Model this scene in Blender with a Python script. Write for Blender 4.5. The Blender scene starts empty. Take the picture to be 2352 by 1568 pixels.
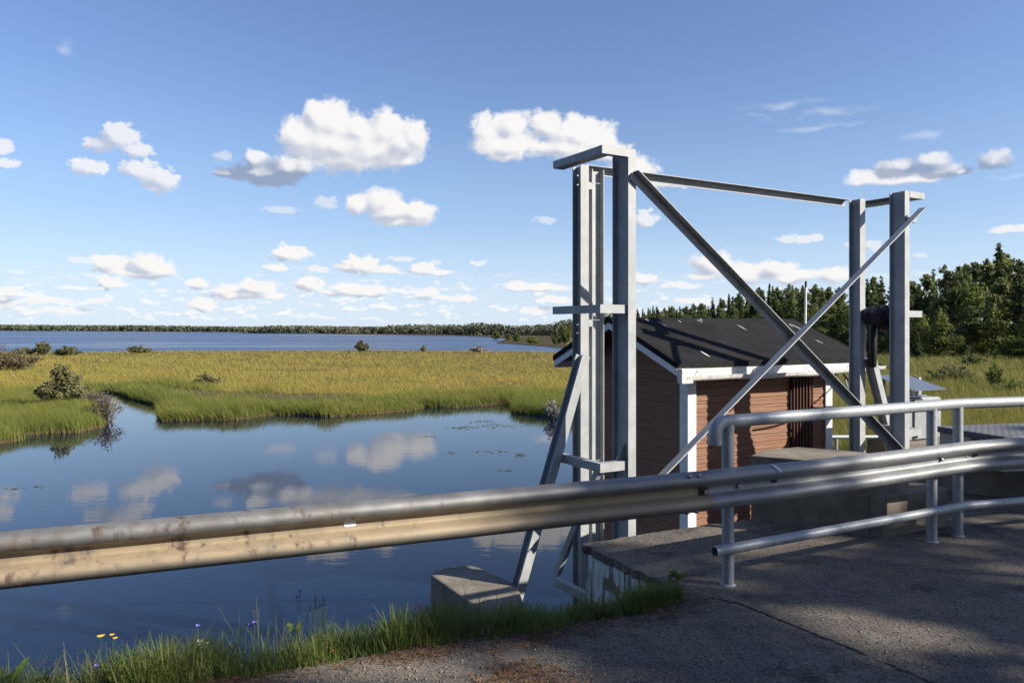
import bpy, bmesh, math, random
import numpy as np
from mathutils import Vector, Matrix
from mathutils.geometry import tessellate_polygon

random.seed(7)
RNG = np.random.default_rng(11)
R = math.radians
C = bpy.context.scene.collection
SC = bpy.context.scene

# ------------------------------------------------------------------ camera, sky, sun, exposure
F = 1778.0 / 2352.0            # focal length / picture width
EYE = 1.9                      # camera above the road
WATER = -1.9                   # water level below the road (road = 0)
cam_d = bpy.data.cameras.new('camera')
cam_d.sensor_width = 36.0
cam_d.lens = 36.0 * F
cam_d.shift_y = -28.0 / 2352.0
cam_d.clip_start = 0.05
cam_d.clip_end = 30000.0
cam = bpy.data.objects.new('camera', cam_d)
C.objects.link(cam)
cam.location = (0, 0, EYE)
cam.rotation_euler = (R(90), 0, 0)
SC.camera = cam

SUN_EL, SUN_AZ = R(28.5), R(107.0)
SKY_STRENGTH = 0.07
SC.view_settings.view_transform = 'Standard'
SC.view_settings.look = 'None'
SC.view_settings.exposure = 0.75
SC.view_settings.gamma = 1.0
SC.render.film_transparent = False
try:
    SC.cycles.max_bounces = 6
    SC.cycles.transparent_max_bounces = 8
    SC.cycles.diffuse_bounces = 3
    SC.cycles.glossy_bounces = 3
    SC.cycles.sample_clamp_indirect = 6.0
except Exception:
    pass

sun_d = bpy.data.lights.new('sun', 'SUN')
sun_d.energy = 5.0
sun_d.angle = R(0.53)
sun_d.color = (1.0, 0.93, 0.81)
sun = bpy.data.objects.new('sun', sun_d)
C.objects.link(sun)
SDIR = Vector((math.sin(SUN_AZ) * math.cos(SUN_EL), math.cos(SUN_AZ) * math.cos(SUN_EL), math.sin(SUN_EL)))
sun.rotation_euler = SDIR.to_track_quat('Z', 'Y').to_euler()
sun.location = (40, -12, 30)


class NT:
    """small helper to write node trees"""
    def __init__(self, tree):
        self.t = tree
        self.n = tree.nodes
        self.l = tree.links

    def new(self, typ, **kw):
        nd = self.n.new(typ)
        for k, v in kw.items():
            setattr(nd, k, v)
        return nd

    def link(self, a, b):
        self.l.new(a, b)

    def setin(self, nd, i, v):
        if v is None:
            return
        if hasattr(v, 'is_linked') or isinstance(v, bpy.types.NodeSocket):
            self.l.new(v, nd.inputs[i])
        else:
            nd.inputs[i].default_value = v

    def math(self, op, a, b=None, c=None, clamp=False):
        nd = self.n.new('ShaderNodeMath')
        nd.operation = op
        nd.use_clamp = clamp
        self.setin(nd, 0, a)
        self.setin(nd, 1, b)
        self.setin(nd, 2, c)
        return nd.outputs[0]

    def vmath(self, op, a, b=None, c=None):
        nd = self.n.new('ShaderNodeVectorMath')
        nd.operation = op
        self.setin(nd, 0, a)
        self.setin(nd, 1, b)
        self.setin(nd, 2, c)
        return nd.outputs['Value'] if op in ('LENGTH', 'DOT_PRODUCT', 'DISTANCE') else nd.outputs[0]

    def noise(self, vec, scale, detail=4.0, rough=0.55, dist=0.0, color=False):
        nd = self.n.new('ShaderNodeTexNoise')
        nd.inputs['Scale'].default_value = scale
        nd.inputs['Detail'].default_value = detail
        nd.inputs['Roughness'].default_value = rough
        nd.inputs['Distortion'].default_value = dist
        if vec is not None:
            self.l.new(vec, nd.inputs['Vector'])
        return nd.outputs['Color' if color else 'Fac']

    def ss(self, x, a, b, lo=0.0, hi=1.0):
        nd = self.n.new('ShaderNodeMapRange')
        nd.interpolation_type = 'SMOOTHSTEP'
        self.setin(nd, 0, x)
        nd.inputs[1].default_value = a
        nd.inputs[2].default_value = b
        nd.inputs[3].default_value = lo
        nd.inputs[4].default_value = hi
        return nd.outputs[0]

    def mix(self, f, a, b, blend='MIX'):
        nd = self.n.new('ShaderNodeMix')
        nd.data_type = 'RGBA'
        nd.blend_type = blend
        self.setin(nd, 0, f)
        for i, v in ((6, a), (7, b)):
            if isinstance(v, tuple):
                nd.inputs[i].default_value = (v[0], v[1], v[2], 1.0)
            else:
                self.l.new(v, nd.inputs[i])
        return nd.outputs[2]

    def comb(self, x, y, z):
        nd = self.n.new('ShaderNodeCombineXYZ')
        self.setin(nd, 0, x)
        self.setin(nd, 1, y)
        self.setin(nd, 2, z)
        return nd.outputs[0]


def dirpix(x, y):
    """azimuth / elevation of a direction of the photograph"""
    a = (x - 1176.0) / 1778.0
    b = (756.0 - y) / 1778.0
    az = math.atan(a)
    return az, math.atan(b * math.cos(az))


# cumulus: lists of (x, y, half width, half height) lobes, brightness shift, density
CLOUDS = [
    ([(765, 285, 62, 50), (735, 262, 34, 30), (770, 335, 130, 58), (690, 312, 58, 40), (885, 300, 46, 52), (920, 330, 62, 50),
      (962, 318, 30, 36), (870, 345, 90, 42), (790, 368, 95, 26), (930, 368, 30, 16), (830, 300, 40, 30)], 0.0, 1.0),
    ([(610, 395, 85, 24), (590, 362, 26, 18), (522, 398, 34, 13), (668, 388, 70, 22), (625, 415, 50, 14)], -0.75, 0.9),
    ([(1118, 298, 38, 36), (1172, 288, 52, 32), (1165, 335, 82, 34), (1255, 288, 38, 30), (1330, 305, 72, 42), (1385, 322, 36, 28),
      (1300, 340, 110, 24), (1455, 385, 62, 26), (1390, 350, 50, 20), (1530, 420, 46, 14), (1165, 358, 40, 12)], 0.0, 1.0),
    ([(272, 315, 48, 28), (258, 300, 25, 18), (312, 345, 42, 18), (228, 336, 38, 16)], -0.1, 0.8),
    ([(200, 388, 40, 20), (232, 386, 20, 13), (322, 388, 46, 24), (362, 410, 46, 28), (350, 432, 26, 10)], -0.05, 0.82),
    ([(2, 335, 32, 18), (15, 376, 28, 13)], 0.0, 0.8),
    ([(868, 462, 50, 28), (828, 466, 30, 20), (900, 482, 60, 24), (958, 490, 42, 30), (925, 508, 66, 13)], -0.1, 1.0),
    ([(262, 606, 42, 24), (345, 606, 46, 27), (375, 618, 34, 15), (300, 626, 92, 9)], 0.05, 1.1),
    ([(250, 648, 38, 16), (270, 655, 30, 8)], 0.0, 1.0),
    ([(667, 582, 44, 19)], 0.0, 1.0), ([(640, 615, 30, 12)], 0.0, 1.0),
    ([(830, 605, 46, 21), (880, 620, 42, 11), (800, 614, 32, 10)], 0.0, 1.0),
    ([(970, 615, 34, 16), (1012, 624, 28, 7)], 0.0, 1.0),
    ([(457, 650, 27, 13)], 0.0, 1.0),
    ([(520, 665, 36, 14), (585, 660, 46, 18), (560, 680, 84, 10), (625, 682, 30, 7)], 0.0, 1.0), ([(465, 700, 34, 15)], 0.05, 1.0),
    ([(712, 656, 40, 17)], 0.0, 1.0), ([(800, 662, 44, 17), (850, 668, 52, 13), (760, 672, 22, 7)], 0.0, 1.0),
    ([(980, 672, 27, 11), (1030, 686, 56, 6)], 0.0, 0.9),
    ([(1188, 657, 34, 13), (1252, 660, 58, 10)], 0.0, 1.0), ([(1280, 690, 40, 9), (1235, 712, 40, 9)], 0.0, 0.9),
    ([(1640, 605, 48, 28), (1720, 628, 66, 22), (1785, 615, 44, 20), (1840, 634, 66, 14), (1920, 632, 40, 18), (1610, 634, 42, 10)], 0.0, 1.0),
    ([(2000, 410, 70, 15), (2090, 410, 80, 12)], 0.15, 0.9),
    ([(2060, 388, 66, 20), (2140, 366, 40, 20), (2150, 392, 64, 18), (2215, 392, 30, 8), (2290, 366, 42, 22)], -0.85, 0.8),
    ([(2330, 525, 56, 9)], 0.1, 0.8), ([(1840, 546, 46, 10)], 0.0, 0.7), ([(1480, 505, 32, 20)], -0.15, 0.8),
    ([(1475, 636, 44, 15)], 0.0, 0.9), ([(1560, 655, 60, 8), (1600, 690, 40, 9)], 0.0, 0.8),
    ([(650, 480, 42, 9)], -0.3, 0.45), ([(748, 466, 26, 14)], -0.2, 0.5), ([(1255, 505, 30, 9)], -0.35, 0.5),
    ([(185, 600, 34, 9)], -0.3, 0.6), ([(1000, 600, 20, 6)], -0.3, 0.5), ([(510, 358, 22, 16)], -0.3, 0.45),
    ([(370, 662, 16, 5)], -0.2, 0.7), ([(730, 621, 34, 8)], -0.25, 0.8), ([(925, 594, 26, 7)], -0.3, 0.7), ([(1100, 601, 20, 5)], -0.3, 0.7),
    ([(30, 668, 36, 13), (100, 690, 60, 8), (20, 694, 50, 9)], 0.0, 0.9), ([(150, 712, 70, 8), (230, 690, 30, 6)], 0.0, 0.8),
    ([(1950, 562, 16, 7), (2110, 584, 20, 6)], -0.3, 0.5), ([(2000, 560, 20, 16)], -0.2, 0.6),
]
CIRRUS = [(1800, 240, 120, 9), (1870, 262, 150, 12), (1760, 262, 60, 6), (2120, 314, 66, 13), (2320, 405, 60, 9), (150, 110, 20, 24), (1890, 292, 120, 8)]


def cloud_group(i, lobes, tint, dens):
    """one cumulus as a node group: lobes merged, ragged by noise, lit from the upper right"""
    tree = bpy.data.node_groups.new('cloud', 'ShaderNodeTree')
    for nm, typ in (('p', 'NodeSocketVector'), ('pl', 'NodeSocketVector'), ('n0', 'NodeSocketFloat'), ('m0', 'NodeSocketFloat'), ('m1', 'NodeSocketFloat'), ('el', 'NodeSocketFloat'), ('base', 'NodeSocketColor')):
        tree.interface.new_socket(nm, in_out='INPUT', socket_type=typ)
    tree.interface.new_socket('col', in_out='OUTPUT', socket_type='NodeSocketColor')
    t = NT(tree)
    gi = t.new('NodeGroupInput')
    go = t.new('NodeGroupOutput')
    pw, pl, n0, m0, m1, el, base = gi.outputs[:7]
    cv = []
    for x, y, rx, ry in lobes:
        a, e = dirpix(x, y)
        ca = math.cos(a)
        cv.append((a, e, 1778 / rx / ca / ca / 1.06, 1778 / ry / ca / 1.06))

    def field(v):
        f = None
        for a, e, sx, sy in cv:
            d = t.vmath('LENGTH', t.vmath('MULTIPLY_ADD', v, (sx, sy, 0.0), (-a * sx, -e * sy, 0.0)))
            f = d if f is None else t.math('SMOOTH_MIN', f, d, 0.35)
        return t.math('SUBTRACT', 1.0, f)
    big = max(l[2] for l in lobes)
    amp = 2.0 if big > 50 else 3.0
    f0 = field(pw)
    g0 = t.math('MULTIPLY_ADD', t.math('SUBTRACT', n0, 0.5), amp, f0)
    alpha = t.ss(g0, -0.16, 0.34) if big > 50 else t.ss(g0, -0.10, 0.30)
    h0 = t.math('MULTIPLY_ADD', m0, 1.5, f0)
    h1 = t.math('MULTIPLY_ADD', m1, 1.5, field(pl))
    if dens != 1.0:
        alpha = t.math('MULTIPLY', alpha, dens, clamp=True)
    lit = t.math('ADD', t.math('MULTIPLY', t.math('SUBTRACT', h0, h1), 1.1), tint)
    e_top = max(e + 1 / sy for a, e, sx, sy in cv)
    e_bot = min(e - 1 / sy for a, e, sx, sy in cv)
    under = t.ss(el, e_bot, e_bot + 0.75 * (e_top - e_bot), -0.28, 0.14)
    lit = t.ss(t.math('ADD', lit, under), -0.80, 0.42)
    ccol = t.mix(lit, CLOUD_DARK if tint < -0.5 else CLOUD_GREY, CLOUD_WHITE)
    t.link(t.mix(alpha, base, ccol), go.inputs[0])
    return tree, min(a - 1.5 / sx for a, e, sx, sy in cv), max(a + 1.5 / sx for a, e, sx, sy in cv), big > 50


CLOUD_DARK, CLOUD_GREY, CLOUD_WHITE = (2.6, 3.1, 4.3), (4.6, 5.0, 5.9), (8.1, 8.0, 7.95)


def make_world():
    w = bpy.data.worlds.new('World')
    SC.world = w
    w.use_nodes = True
    t = NT(w.node_tree)
    t.n.clear()
    out = t.new('ShaderNodeOutputWorld')
    sky = t.new('ShaderNodeTexSky', sky_type='NISHITA')
    sky.sun_disc = False
    sky.sun_elevation = SUN_EL
    sky.sun_rotation = SUN_AZ
    sky.altitude = 100.0
    sky.air_density = 1.0
    sky.dust_density = 0.6
    sky.ozone_density = 1.6
    tc = t.new('ShaderNodeTexCoord')
    sep = t.new('ShaderNodeSeparateXYZ')
    t.link(tc.outputs['Generated'], sep.inputs[0])
    az = t.math('ARCTAN2', sep.outputs[0], sep.outputs[1])
    el = t.math('ARCSINE', sep.outputs[2])
    p = t.comb(az, el, 0.0)
    warp = t.noise(p, 26.0, 2.0, 0.5, color=True)
    warp = t.vmath('MULTIPLY_ADD', warp, (0.022, 0.014, 0.0), (-0.011, -0.007, 0.0))
    pw = t.vmath('ADD', p, warp)
    # clumpy detail shared by all clouds: a slow and a fast noise, sampled here and towards the sun
    DL = (0.0105, 0.0095, 0.0)
    pl = t.vmath('ADD', pw, DL)

    def detail(v):
        a = t.noise(v, 42.0, 6.0, 0.56)
        b = t.noise(v, 150.0, 3.0, 0.5)
        return t.math('ADD', t.math('MULTIPLY', a, 0.75), t.math('MULTIPLY', b, 0.25))
    n0 = detail(pw)
    n0s = t.math('ADD', t.math('MULTIPLY', t.noise(t.vmath('MULTIPLY', pw, (1.0, 1.35, 1.0)), 105.0, 5.0, 0.6), 0.62), t.math('MULTIPLY', n0, 0.38))
    m0, m1 = t.noise(pw, 34.0, 3.0, 0.5), t.noise(pl, 34.0, 3.0, 0.5)
    # low field of small clouds towards the horizon, laid on a plane so that it closes up with distance
    def low(da, de):
        v = t.comb(t.math('ADD', az, da), t.math('MULTIPLY', t.math('ADD', el, de), 2.3), 0.3)
        return t.noise(v, 40.0, 5.0, 0.6)
    puff, puff_up = low(0, 0), low(0.004, 0.0035)
    clump = t.noise(t.comb(az, t.math('MULTIPLY', el, 2.0), 4.1), 7.0, 2.0, 0.5)
    band = t.math('MULTIPLY', t.ss(el, 0.004, 0.016), t.ss(el, 0.045, 0.080, 1.0, 0.0))
    thr = t.math('MULTIPLY_ADD', clump, 0.22, t.math('SUBTRACT', puff, 0.11))
    low_a = t.math('MULTIPLY', t.ss(thr, 0.51, 0.64), band)
    low_l = t.ss(t.math('SUBTRACT', puff, puff_up), -0.05, 0.06)

    gain = t.math('MULTIPLY', t.ss(el, 0.03, 0.34, 0.0, 0.16), t.ss(el, 0.48, 0.80, 1.0, 0.0))
    base = t.vmath('SCALE', sky.outputs[0], None)
    t.link(t.math('ADD', gain, 1.0), base.node.inputs['Scale'])
    base = t.mix(1.0, base, (0.93, 0.99, 1.20), 'MULTIPLY')
    # pale air near the horizon
    base = t.mix(t.ss(el, -0.02, 0.32, 0.50, 0.0), base, (4.6, 6.8, 9.9))
    base = t.mix(t.ss(el, -0.02, 0.15, 0.60, 0.0), base, (7.0, 7.9, 8.9))
    low_col = t.mix(low_l, (5.9, 6.5, 7.5), (8.7, 8.65, 8.5))
    base = t.mix(t.math('MULTIPLY', low_a, 0.68), base, low_col)
    # thin high streaks
    cir = None
    for (x, y, rx, ry) in CIRRUS:
        a, e = dirpix(x, y)
        ca = math.cos(a)
        s = (1778 / rx / ca / ca, 1778 / ry / ca, 0.0)
        d = t.vmath('LENGTH', t.vmath('MULTIPLY_ADD', pw, s, (-a * s[0], -e * s[1], 0.0)))
        d = t.ss(d, 0.1, 1.2, 1.0, 0.0)
        cir = d if cir is None else t.math('MAXIMUM', cir, d)
    streak = t.noise(t.comb(t.math('MULTIPLY', az, 0.35), t.math('MULTIPLY_ADD', az, 0.12, el), 0.7), 70.0, 4.0, 0.6)
    cir = t.math('MULTIPLY', t.math('MULTIPLY', cir, t.ss(streak, 0.36, 0.66)), 0.3)
    base = t.mix(cir, base, (8.2, 8.3, 8.6))

    def background(col):
        b = t.new('ShaderNodeBackground')
        t.link(col, b.inputs[0])
        b.inputs[1].default_value = SKY_STRENGTH
        return b.outputs[0]

    plain = background(base)
    # four sectors, so that a ray only pays for the clouds near it
    edges = [-0.75, -0.30, -0.05, 0.20, 0.75]
    chain = plain
    groups = [cloud_group(i, *c) for i, c in enumerate(CLOUDS)]
    for k in range(4):
        lo, hi = edges[k], edges[k + 1]
        col = base
        for tree, a0, a1, big in groups:
            if a0 > hi or a1 < lo:
                continue
            g = t.new('ShaderNodeGroup')
            g.node_tree = tree
            for i, sock in enumerate((pw, pl, n0 if big else n0s, m0, m1, el, col)):
                t.link(sock, g.inputs[i])
            col = g.outputs[0]
        ok = t.math('MULTIPLY', t.math('GREATER_THAN', az, lo), t.math('LESS_THAN', az, hi))
        ok = t.math('MULTIPLY', ok, t.math('GREATER_THAN', el, 0.0))
        ok = t.math('MULTIPLY', ok, t.math('LESS_THAN', el, 0.36))
        m = t.new('ShaderNodeMixShader')
        t.link(ok, m.inputs[0])
        t.link(chain, m.inputs[1])
        t.link(background(col), m.inputs[2])
        chain = m.outputs[0]
    t.link(chain, out.inputs[0])
    try:
        w.cycles.sampling_method = 'MANUAL'
        w.cycles.sample_map_resolution = 256
    except Exception:
        pass


make_world()


# ------------------------------------------------------------------ helpers
def gp(x, y, h=0.0):
    """point of a horizontal plane at height h seen at (x, y) of the photograph"""
    d = (EYE - h) * 1778.0 / (y - 756.0)
    return ((x - 1176.0) / 1778.0 * d, d)


def tag(o, label=None, cat=None, group=None, kind=None):
    if label:
        o['label'] = label
    if cat:
        o['category'] = cat
    if group:
        o['group'] = group
    if kind:
        o['kind'] = kind
    return o


def empty(name, loc=(0, 0, 0), rz=0.0, label=None, cat=None, group=None):
    o = bpy.data.objects.new(name, None)
    o.empty_display_size = 0.2
    C.objects.link(o)
    o.location = loc
    o.rotation_euler = (0, 0, rz)
    return tag(o, label, cat, group)


def link_mesh(name, me, mat, parent=None):
    o = bpy.data.objects.new(name, me)
    C.objects.link(o)
    if mat is not None and not me.materials:
        me.materials.append(mat)
    if parent is not None:
        o.parent = parent
    return o


def dup(o):
    c = o.copy()
    C.objects.link(c)
    for ch in list(o.children):
        k = ch.copy()
        C.objects.link(k)
        k.parent = c
        for g in list(ch.children):
            q = g.copy()
            C.objects.link(q)
            q.parent = k
    return c


def np_mesh(name, verts, faces, smooth=False):
    """verts (N,3), faces (M,k) with k constant"""
    verts = np.ascontiguousarray(verts, dtype=np.float32)
    faces = np.ascontiguousarray(faces, dtype=np.int32)
    m, k = faces.shape
    me = bpy.data.meshes.new(name)
    me.vertices.add(len(verts))
    me.vertices.foreach_set('co', verts.ravel())
    me.loops.add(m * k)
    me.loops.foreach_set('vertex_index', faces.ravel())
    me.polygons.add(m)
    me.polygons.foreach_set('loop_start', np.arange(0, m * k, k, dtype=np.int32))
    if smooth:
        me.polygons.foreach_set('use_smooth', np.ones(m, dtype=bool))
    me.update(calc_edges=True)
    me.validate()
    return me


class MB:
    """collects shapes, builds one mesh object"""
    def __init__(self):
        self.v, self.f, self.s = [], [], []

    def add(self, vs, fs, smooth=False):
        b = len(self.v)
        self.v += [tuple(q) for q in vs]
        self.f += [tuple(b + i for i in f) for f in fs]
        self.s += [smooth] * len(fs)
        return self

    def box(self, a, b):
        x0, y0, z0 = a
        x1, y1, z1 = b
        v = [(x0, y0, z0), (x1, y0, z0), (x1, y1, z0), (x0, y1, z0), (x0, y0, z1), (x1, y0, z1), (x1, y1, z1), (x0, y1, z1)]
        f = [(0, 3, 2, 1), (4, 5, 6, 7), (0, 1, 5, 4), (1, 2, 6, 5), (2, 3, 7, 6), (3, 0, 4, 7)]
        return self.add(v, f)

    def poly(self, pts, z0, z1):
        """vertical prism over a plan polygon (counter-clockwise)"""
        n = len(pts)
        v = [(p[0], p[1], z0) for p in pts] + [(p[0], p[1], z1) for p in pts]
        f = [tuple(range(n - 1, -1, -1)), tuple(range(n, 2 * n))]
        f += [(i, (i + 1) % n, n + (i + 1) % n, n + i) for i in range(n)]
        return self.add(v, f)

    def beam(self, a, b, prof, xdir, smooth=False, caps=True):
        """extrude a 2D profile (x, y) from a to b; x runs along xdir, y along (direction x xdir)"""
        a, b = Vector(a), Vector(b)
        d = (b - a).normalized()
        x = Vector(xdir)
        x = (x - d * x.dot(d)).normalized()
        y = d.cross(x)
        n = len(prof)
        v = [a + x * p[0] + y * p[1] for p in prof] + [b + x * p[0] + y * p[1] for p in prof]
        area = sum(prof[i][0] * prof[(i + 1) % n][1] - prof[(i + 1) % n][0] * prof[i][1] for i in range(n))
        f = [(i, (i + 1) % n, n + (i + 1) % n, n + i) for i in range(n)]
        if area < 0:
            f = [tuple(reversed(q)) for q in f]
        self.add(v, f, smooth)
        if caps:
            c = [tuple(range(n - 1, -1, -1)), tuple(range(n, 2 * n))]
            if area < 0:
                c = [tuple(reversed(q)) for q in c]
            self.add(v, c)
        return self

    def sweep(self, path, prof_at, closed=True, smooth=True, caps=True):
        """path rings given as lists of points"""
        rings = [prof_at(i) for i in range(len(path))]
        n = len(rings[0])
        v = [q for r in rings for q in r]
        f = []
        for i in range(len(rings) - 1):
            for j in range(n if closed else n - 1):
                k = (j + 1) % n
                f.append((i * n + j, i * n + k, (i + 1) * n + k, (i + 1) * n + j))
        self.add(v, f, smooth)
        if caps and closed:
            self.add(rings[0], [tuple(range(n - 1, -1, -1))])
            self.add(rings[-1], [tuple(range(n))])
        return self

    def tube(self, pts, r, seg=14, caps=True, smooth=True):
        pts = [Vector(p) for p in pts]
        rs = r if isinstance(r, (list, tuple)) else [r] * len(pts)
        dirs = []
        for i in range(len(pts)):
            d = (pts[min(i + 1, len(pts) - 1)] - pts[max(i - 1, 0)])
            dirs.append(d.normalized() if d.length > 1e-9 else Vector((0, 0, 1)))
        up = Vector((0, 0, 1)) if abs(dirs[0].z) < 0.9 else Vector((1, 0, 0))
        x = (up - dirs[0] * up.dot(dirs[0])).normalized()
        rings = []
        for i, q in enumerate(pts):
            x = (x - dirs[i] * x.dot(dirs[i])).normalized()
            y = dirs[i].cross(x)
            rings.append([q + (x * math.cos(2 * math.pi * k / seg) + y * math.sin(2 * math.pi * k / seg)) * rs[i] for k in range(seg)])
        return self.sweep(pts, lambda i: rings[i], smooth=smooth, caps=caps)

    def pipe_open(self, a, b, r, t=0.004, seg=18):
        """hollow pipe with an open end at a"""
        a, b = Vector(a), Vector(b)
        self.tube([a, b], r, seg, caps=False)
        d = (b - a).normalized()
        self.tube([a + d * 0.35, a], r - t, seg, caps=False)
        up = Vector((0, 0, 1))
        x = (up - d * up.dot(d)).normalized()
        y = d.cross(x)
        o = [a + (x * math.cos(2 * math.pi * k / seg) + y * math.sin(2 * math.pi * k / seg)) * r for k in range(seg)]
        i = [a + (x * math.cos(2 * math.pi * k / seg) + y * math.sin(2 * math.pi * k / seg)) * (r - t) for k in range(seg)]
        self.add(o + i, [(k, (k + 1) % seg, seg + (k + 1) % seg, seg + k) for k in range(seg)])
        return self

    def lump(self, c, r, sub=2, jit=0.1, seed=1):
        bm = bmesh.new()
        bmesh.ops.create_icosphere(bm, subdivisions=sub, radius=1.0)
        rn = random.Random(seed)
        vs = []
        for q in bm.verts:
            k = 1 + rn.uniform(-jit, jit)
            vs.append((c[0] + q.co.x * r[0] * k, c[1] + q.co.y * r[1] * k, c[2] + q.co.z * r[2] * k))
        fs = [tuple(x.index for x in f.verts) for f in bm.faces]
        bm.free()
        return self.add(vs, fs, jit < 0.15)

    def build(self, name, mat, parent=None, bevel=0.0, loc=None):
        me = bpy.data.meshes.new(name)
        me.from_pydata(self.v, [], self.f)
        me.polygons.foreach_set('use_smooth', self.s)
        me.update()
        if bevel > 0:
            bm = bmesh.new()
            bm.from_mesh(me)
            bmesh.ops.remove_doubles(bm, verts=bm.verts, dist=1e-5)
            es = [e for e in bm.edges if len(e.link_faces) == 2 and e.calc_face_angle(0) > 0.5]
            bmesh.ops.bevel(bm, geom=es, offset=bevel, segments=2, affect='EDGES', profile=0.6)
            bm.to_mesh(me)
            bm.free()
        o = link_mesh(name, me, mat, parent)
        if loc:
            o.location = loc
        return o


# ------------------------------------------------------------------ materials
def mat(name, col, rough=0.7, metal=0.0, build=None, spec=0.5):
    m = bpy.data.materials.new(name)
    m.use_nodes = True
    t = NT(m.node_tree)
    b = t.n['Principled BSDF']
    b.inputs['Base Color'].default_value = (col[0], col[1], col[2], 1)
    b.inputs['Roughness'].default_value = rough
    b.inputs['Metallic'].default_value = metal
    b.inputs['Specular IOR Level'].default_value = spec
    if build:
        pos = t.new('ShaderNodeNewGeometry').outputs['Position']
        build(t, b, pos)
    return m


def bump(t, b, h, strength=0.4, dist=0.01):
    nd = t.new('ShaderNodeBump')
    nd.inputs['Strength'].default_value = strength
    nd.inputs['Distance'].default_value = dist
    t.link(h, nd.inputs['Height'])
    t.link(nd.outputs[0], b.inputs['Normal'])


def m_gantry(t, b, pos):
    n = t.noise(pos, 5.0, 5, 0.6)
    streak = t.noise(t.vmath('MULTIPLY', pos, (30, 30, 1.6)), 1.0, 3, 0.6)
    c = t.mix(t.ss(n, 0.35, 0.7), (0.31, 0.325, 0.33), (0.385, 0.395, 0.395))
    c = t.mix(t.math('MULTIPLY', t.ss(streak, 0.62, 0.8), 0.35), c, (0.26, 0.26, 0.245))
    spot = t.noise(pos, 46.0, 2, 0.5)
    c = t.mix(t.ss(spot, 0.68, 0.75), c, (0.15, 0.095, 0.06))
    stain = t.math('MULTIPLY', t.ss(t.noise(pos, 2.3, 3, 0.6), 0.58, 0.70), t.ss(streak, 0.48, 0.68))
    c = t.mix(t.math('MULTIPLY', stain, 0.55), c, (0.24, 0.19, 0.14))
    t.link(c, b.inputs['Base Color'])
    bump(t, b, t.noise(pos, 60, 3), 0.15, 0.003)


M_GANTRY = mat('pale_grey_paint', (0.5, 0.5, 0.5), 0.55, 0.0, m_gantry)


def m_galv(t, b, pos):
    n = t.noise(pos, 7.0, 5, 0.6)
    fine = t.noise(pos, 90.0, 3, 0.6)
    c = t.mix(t.ss(n, 0.3, 0.7), (0.20, 0.205, 0.21), (0.29, 0.295, 0.30))
    c = t.mix(t.ss(fine, 0.35, 0.7), c, (0.27, 0.275, 0.28))
    scr = t.noise(t.vmath('MULTIPLY', pos, (3, 3, 60)), 1.0, 3, 0.7)
    c = t.mix(t.math('MULTIPLY', t.ss(scr, 0.60, 0.74), 0.25), c, (0.22, 0.225, 0.23))
    t.link(c, b.inputs['Base Color'])
    t.link(t.ss(n, 0.2, 0.8, 0.5, 0.66), b.inputs['Roughness'])
    bump(t, b, fine, 0.08, 0.002)


M_GALV = mat('galvanised_steel', (0.4, 0.4, 0.4), 0.6, 0.4, m_galv)


def m_galv_old(t, b, pos):
    sep = t.new('ShaderNodeSeparateXYZ')
    t.link(pos, sep.inputs[0])
    z = sep.outputs[2]
    n = t.noise(pos, 6.0, 5, 0.62)
    down = t.noise(t.vmath('MULTIPLY', pos, (16, 16, 1.5)), 1.0, 4, 0.62)
    c = t.mix(t.ss(n, 0.3, 0.7), (0.22, 0.22, 0.22), (0.30, 0.29, 0.28))
    # ochre film in the trough and on the lower wave
    film = t.math('MULTIPLY', t.ss(z, 0.60, 0.68), t.ss(z, 0.755, 0.80, 1.0, 0.0))
    film = t.math('MULTIPLY', film, t.ss(n, 0.15, 0.5, 0.55, 1.0))
    c = t.mix(film, c, (0.33, 0.255, 0.16))
    # rust runs, thickest at the left end
    sx = sep.outputs[0]
    left = t.ss(sx, -2.3, 0.4, 1.0, 0.12)
    rust = t.math('MULTIPLY', t.ss(t.math('MULTIPLY_ADD', left, 0.13, down), 0.56, 0.78), t.ss(left, 0.0, 0.6, 0.15, 0.95))
    rust = t.math('MULTIPLY', rust, t.ss(t.noise(pos, 9.0, 4, 0.65), 0.40, 0.62))
    c = t.mix(rust, c, (0.075, 0.045, 0.036))
    grime = t.math('MULTIPLY', t.ss(t.noise(pos, 4.0, 5, 0.65), 0.42, 0.66), t.ss(left, 0.1, 0.9, 0.12, 0.6))
    c = t.mix(grime, c, (0.17, 0.145, 0.12))
    scr = t.noise(t.vmath('MULTIPLY', pos, (2.5, 2.5, 70)), 1.0, 4, 0.7)
    c = t.mix(t.math('MULTIPLY', t.ss(scr, 0.58, 0.70), 0.6), c, (0.16, 0.16, 0.17))
    t.link(c, b.inputs['Base Color'])
    t.link(t.math('MULTIPLY_ADD', rust, -0.45, t.ss(film, 0.0, 1.0, 0.55, 0.12), clamp=True), b.inputs['Metallic'])
    t.link(t.ss(rust, 0, 1, 0.6, 0.88), b.inputs['Roughness'])
    bump(t, b, t.noise(pos, 70, 4), 0.12, 0.003)


M_GALV_OLD = mat('stained_galvanised_steel', (0.4, 0.4, 0.4), 0.5, 0.5, m_galv_old)
M_PIPE = mat('grey_painted_pipe', (0.42, 0.45, 0.475), 0.5, 0.25, lambda t, b, pos: (
    t.link(t.mix(t.ss(t.noise(pos, 30, 4), 0.35, 0.7), (0.29, 0.31, 0.325), (0.36, 0.38, 0.39)), b.inputs['Base Color']),
    bump(t, b, t.noise(pos, 80, 3), 0.12, 0.003)))
M_BOLT = mat('bolt_steel', (0.3, 0.3, 0.3), 0.35, 0.9)
M_RUSTY = mat('rusty_steel', (0.11, 0.06, 0.035), 0.8, 0.2)


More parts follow.
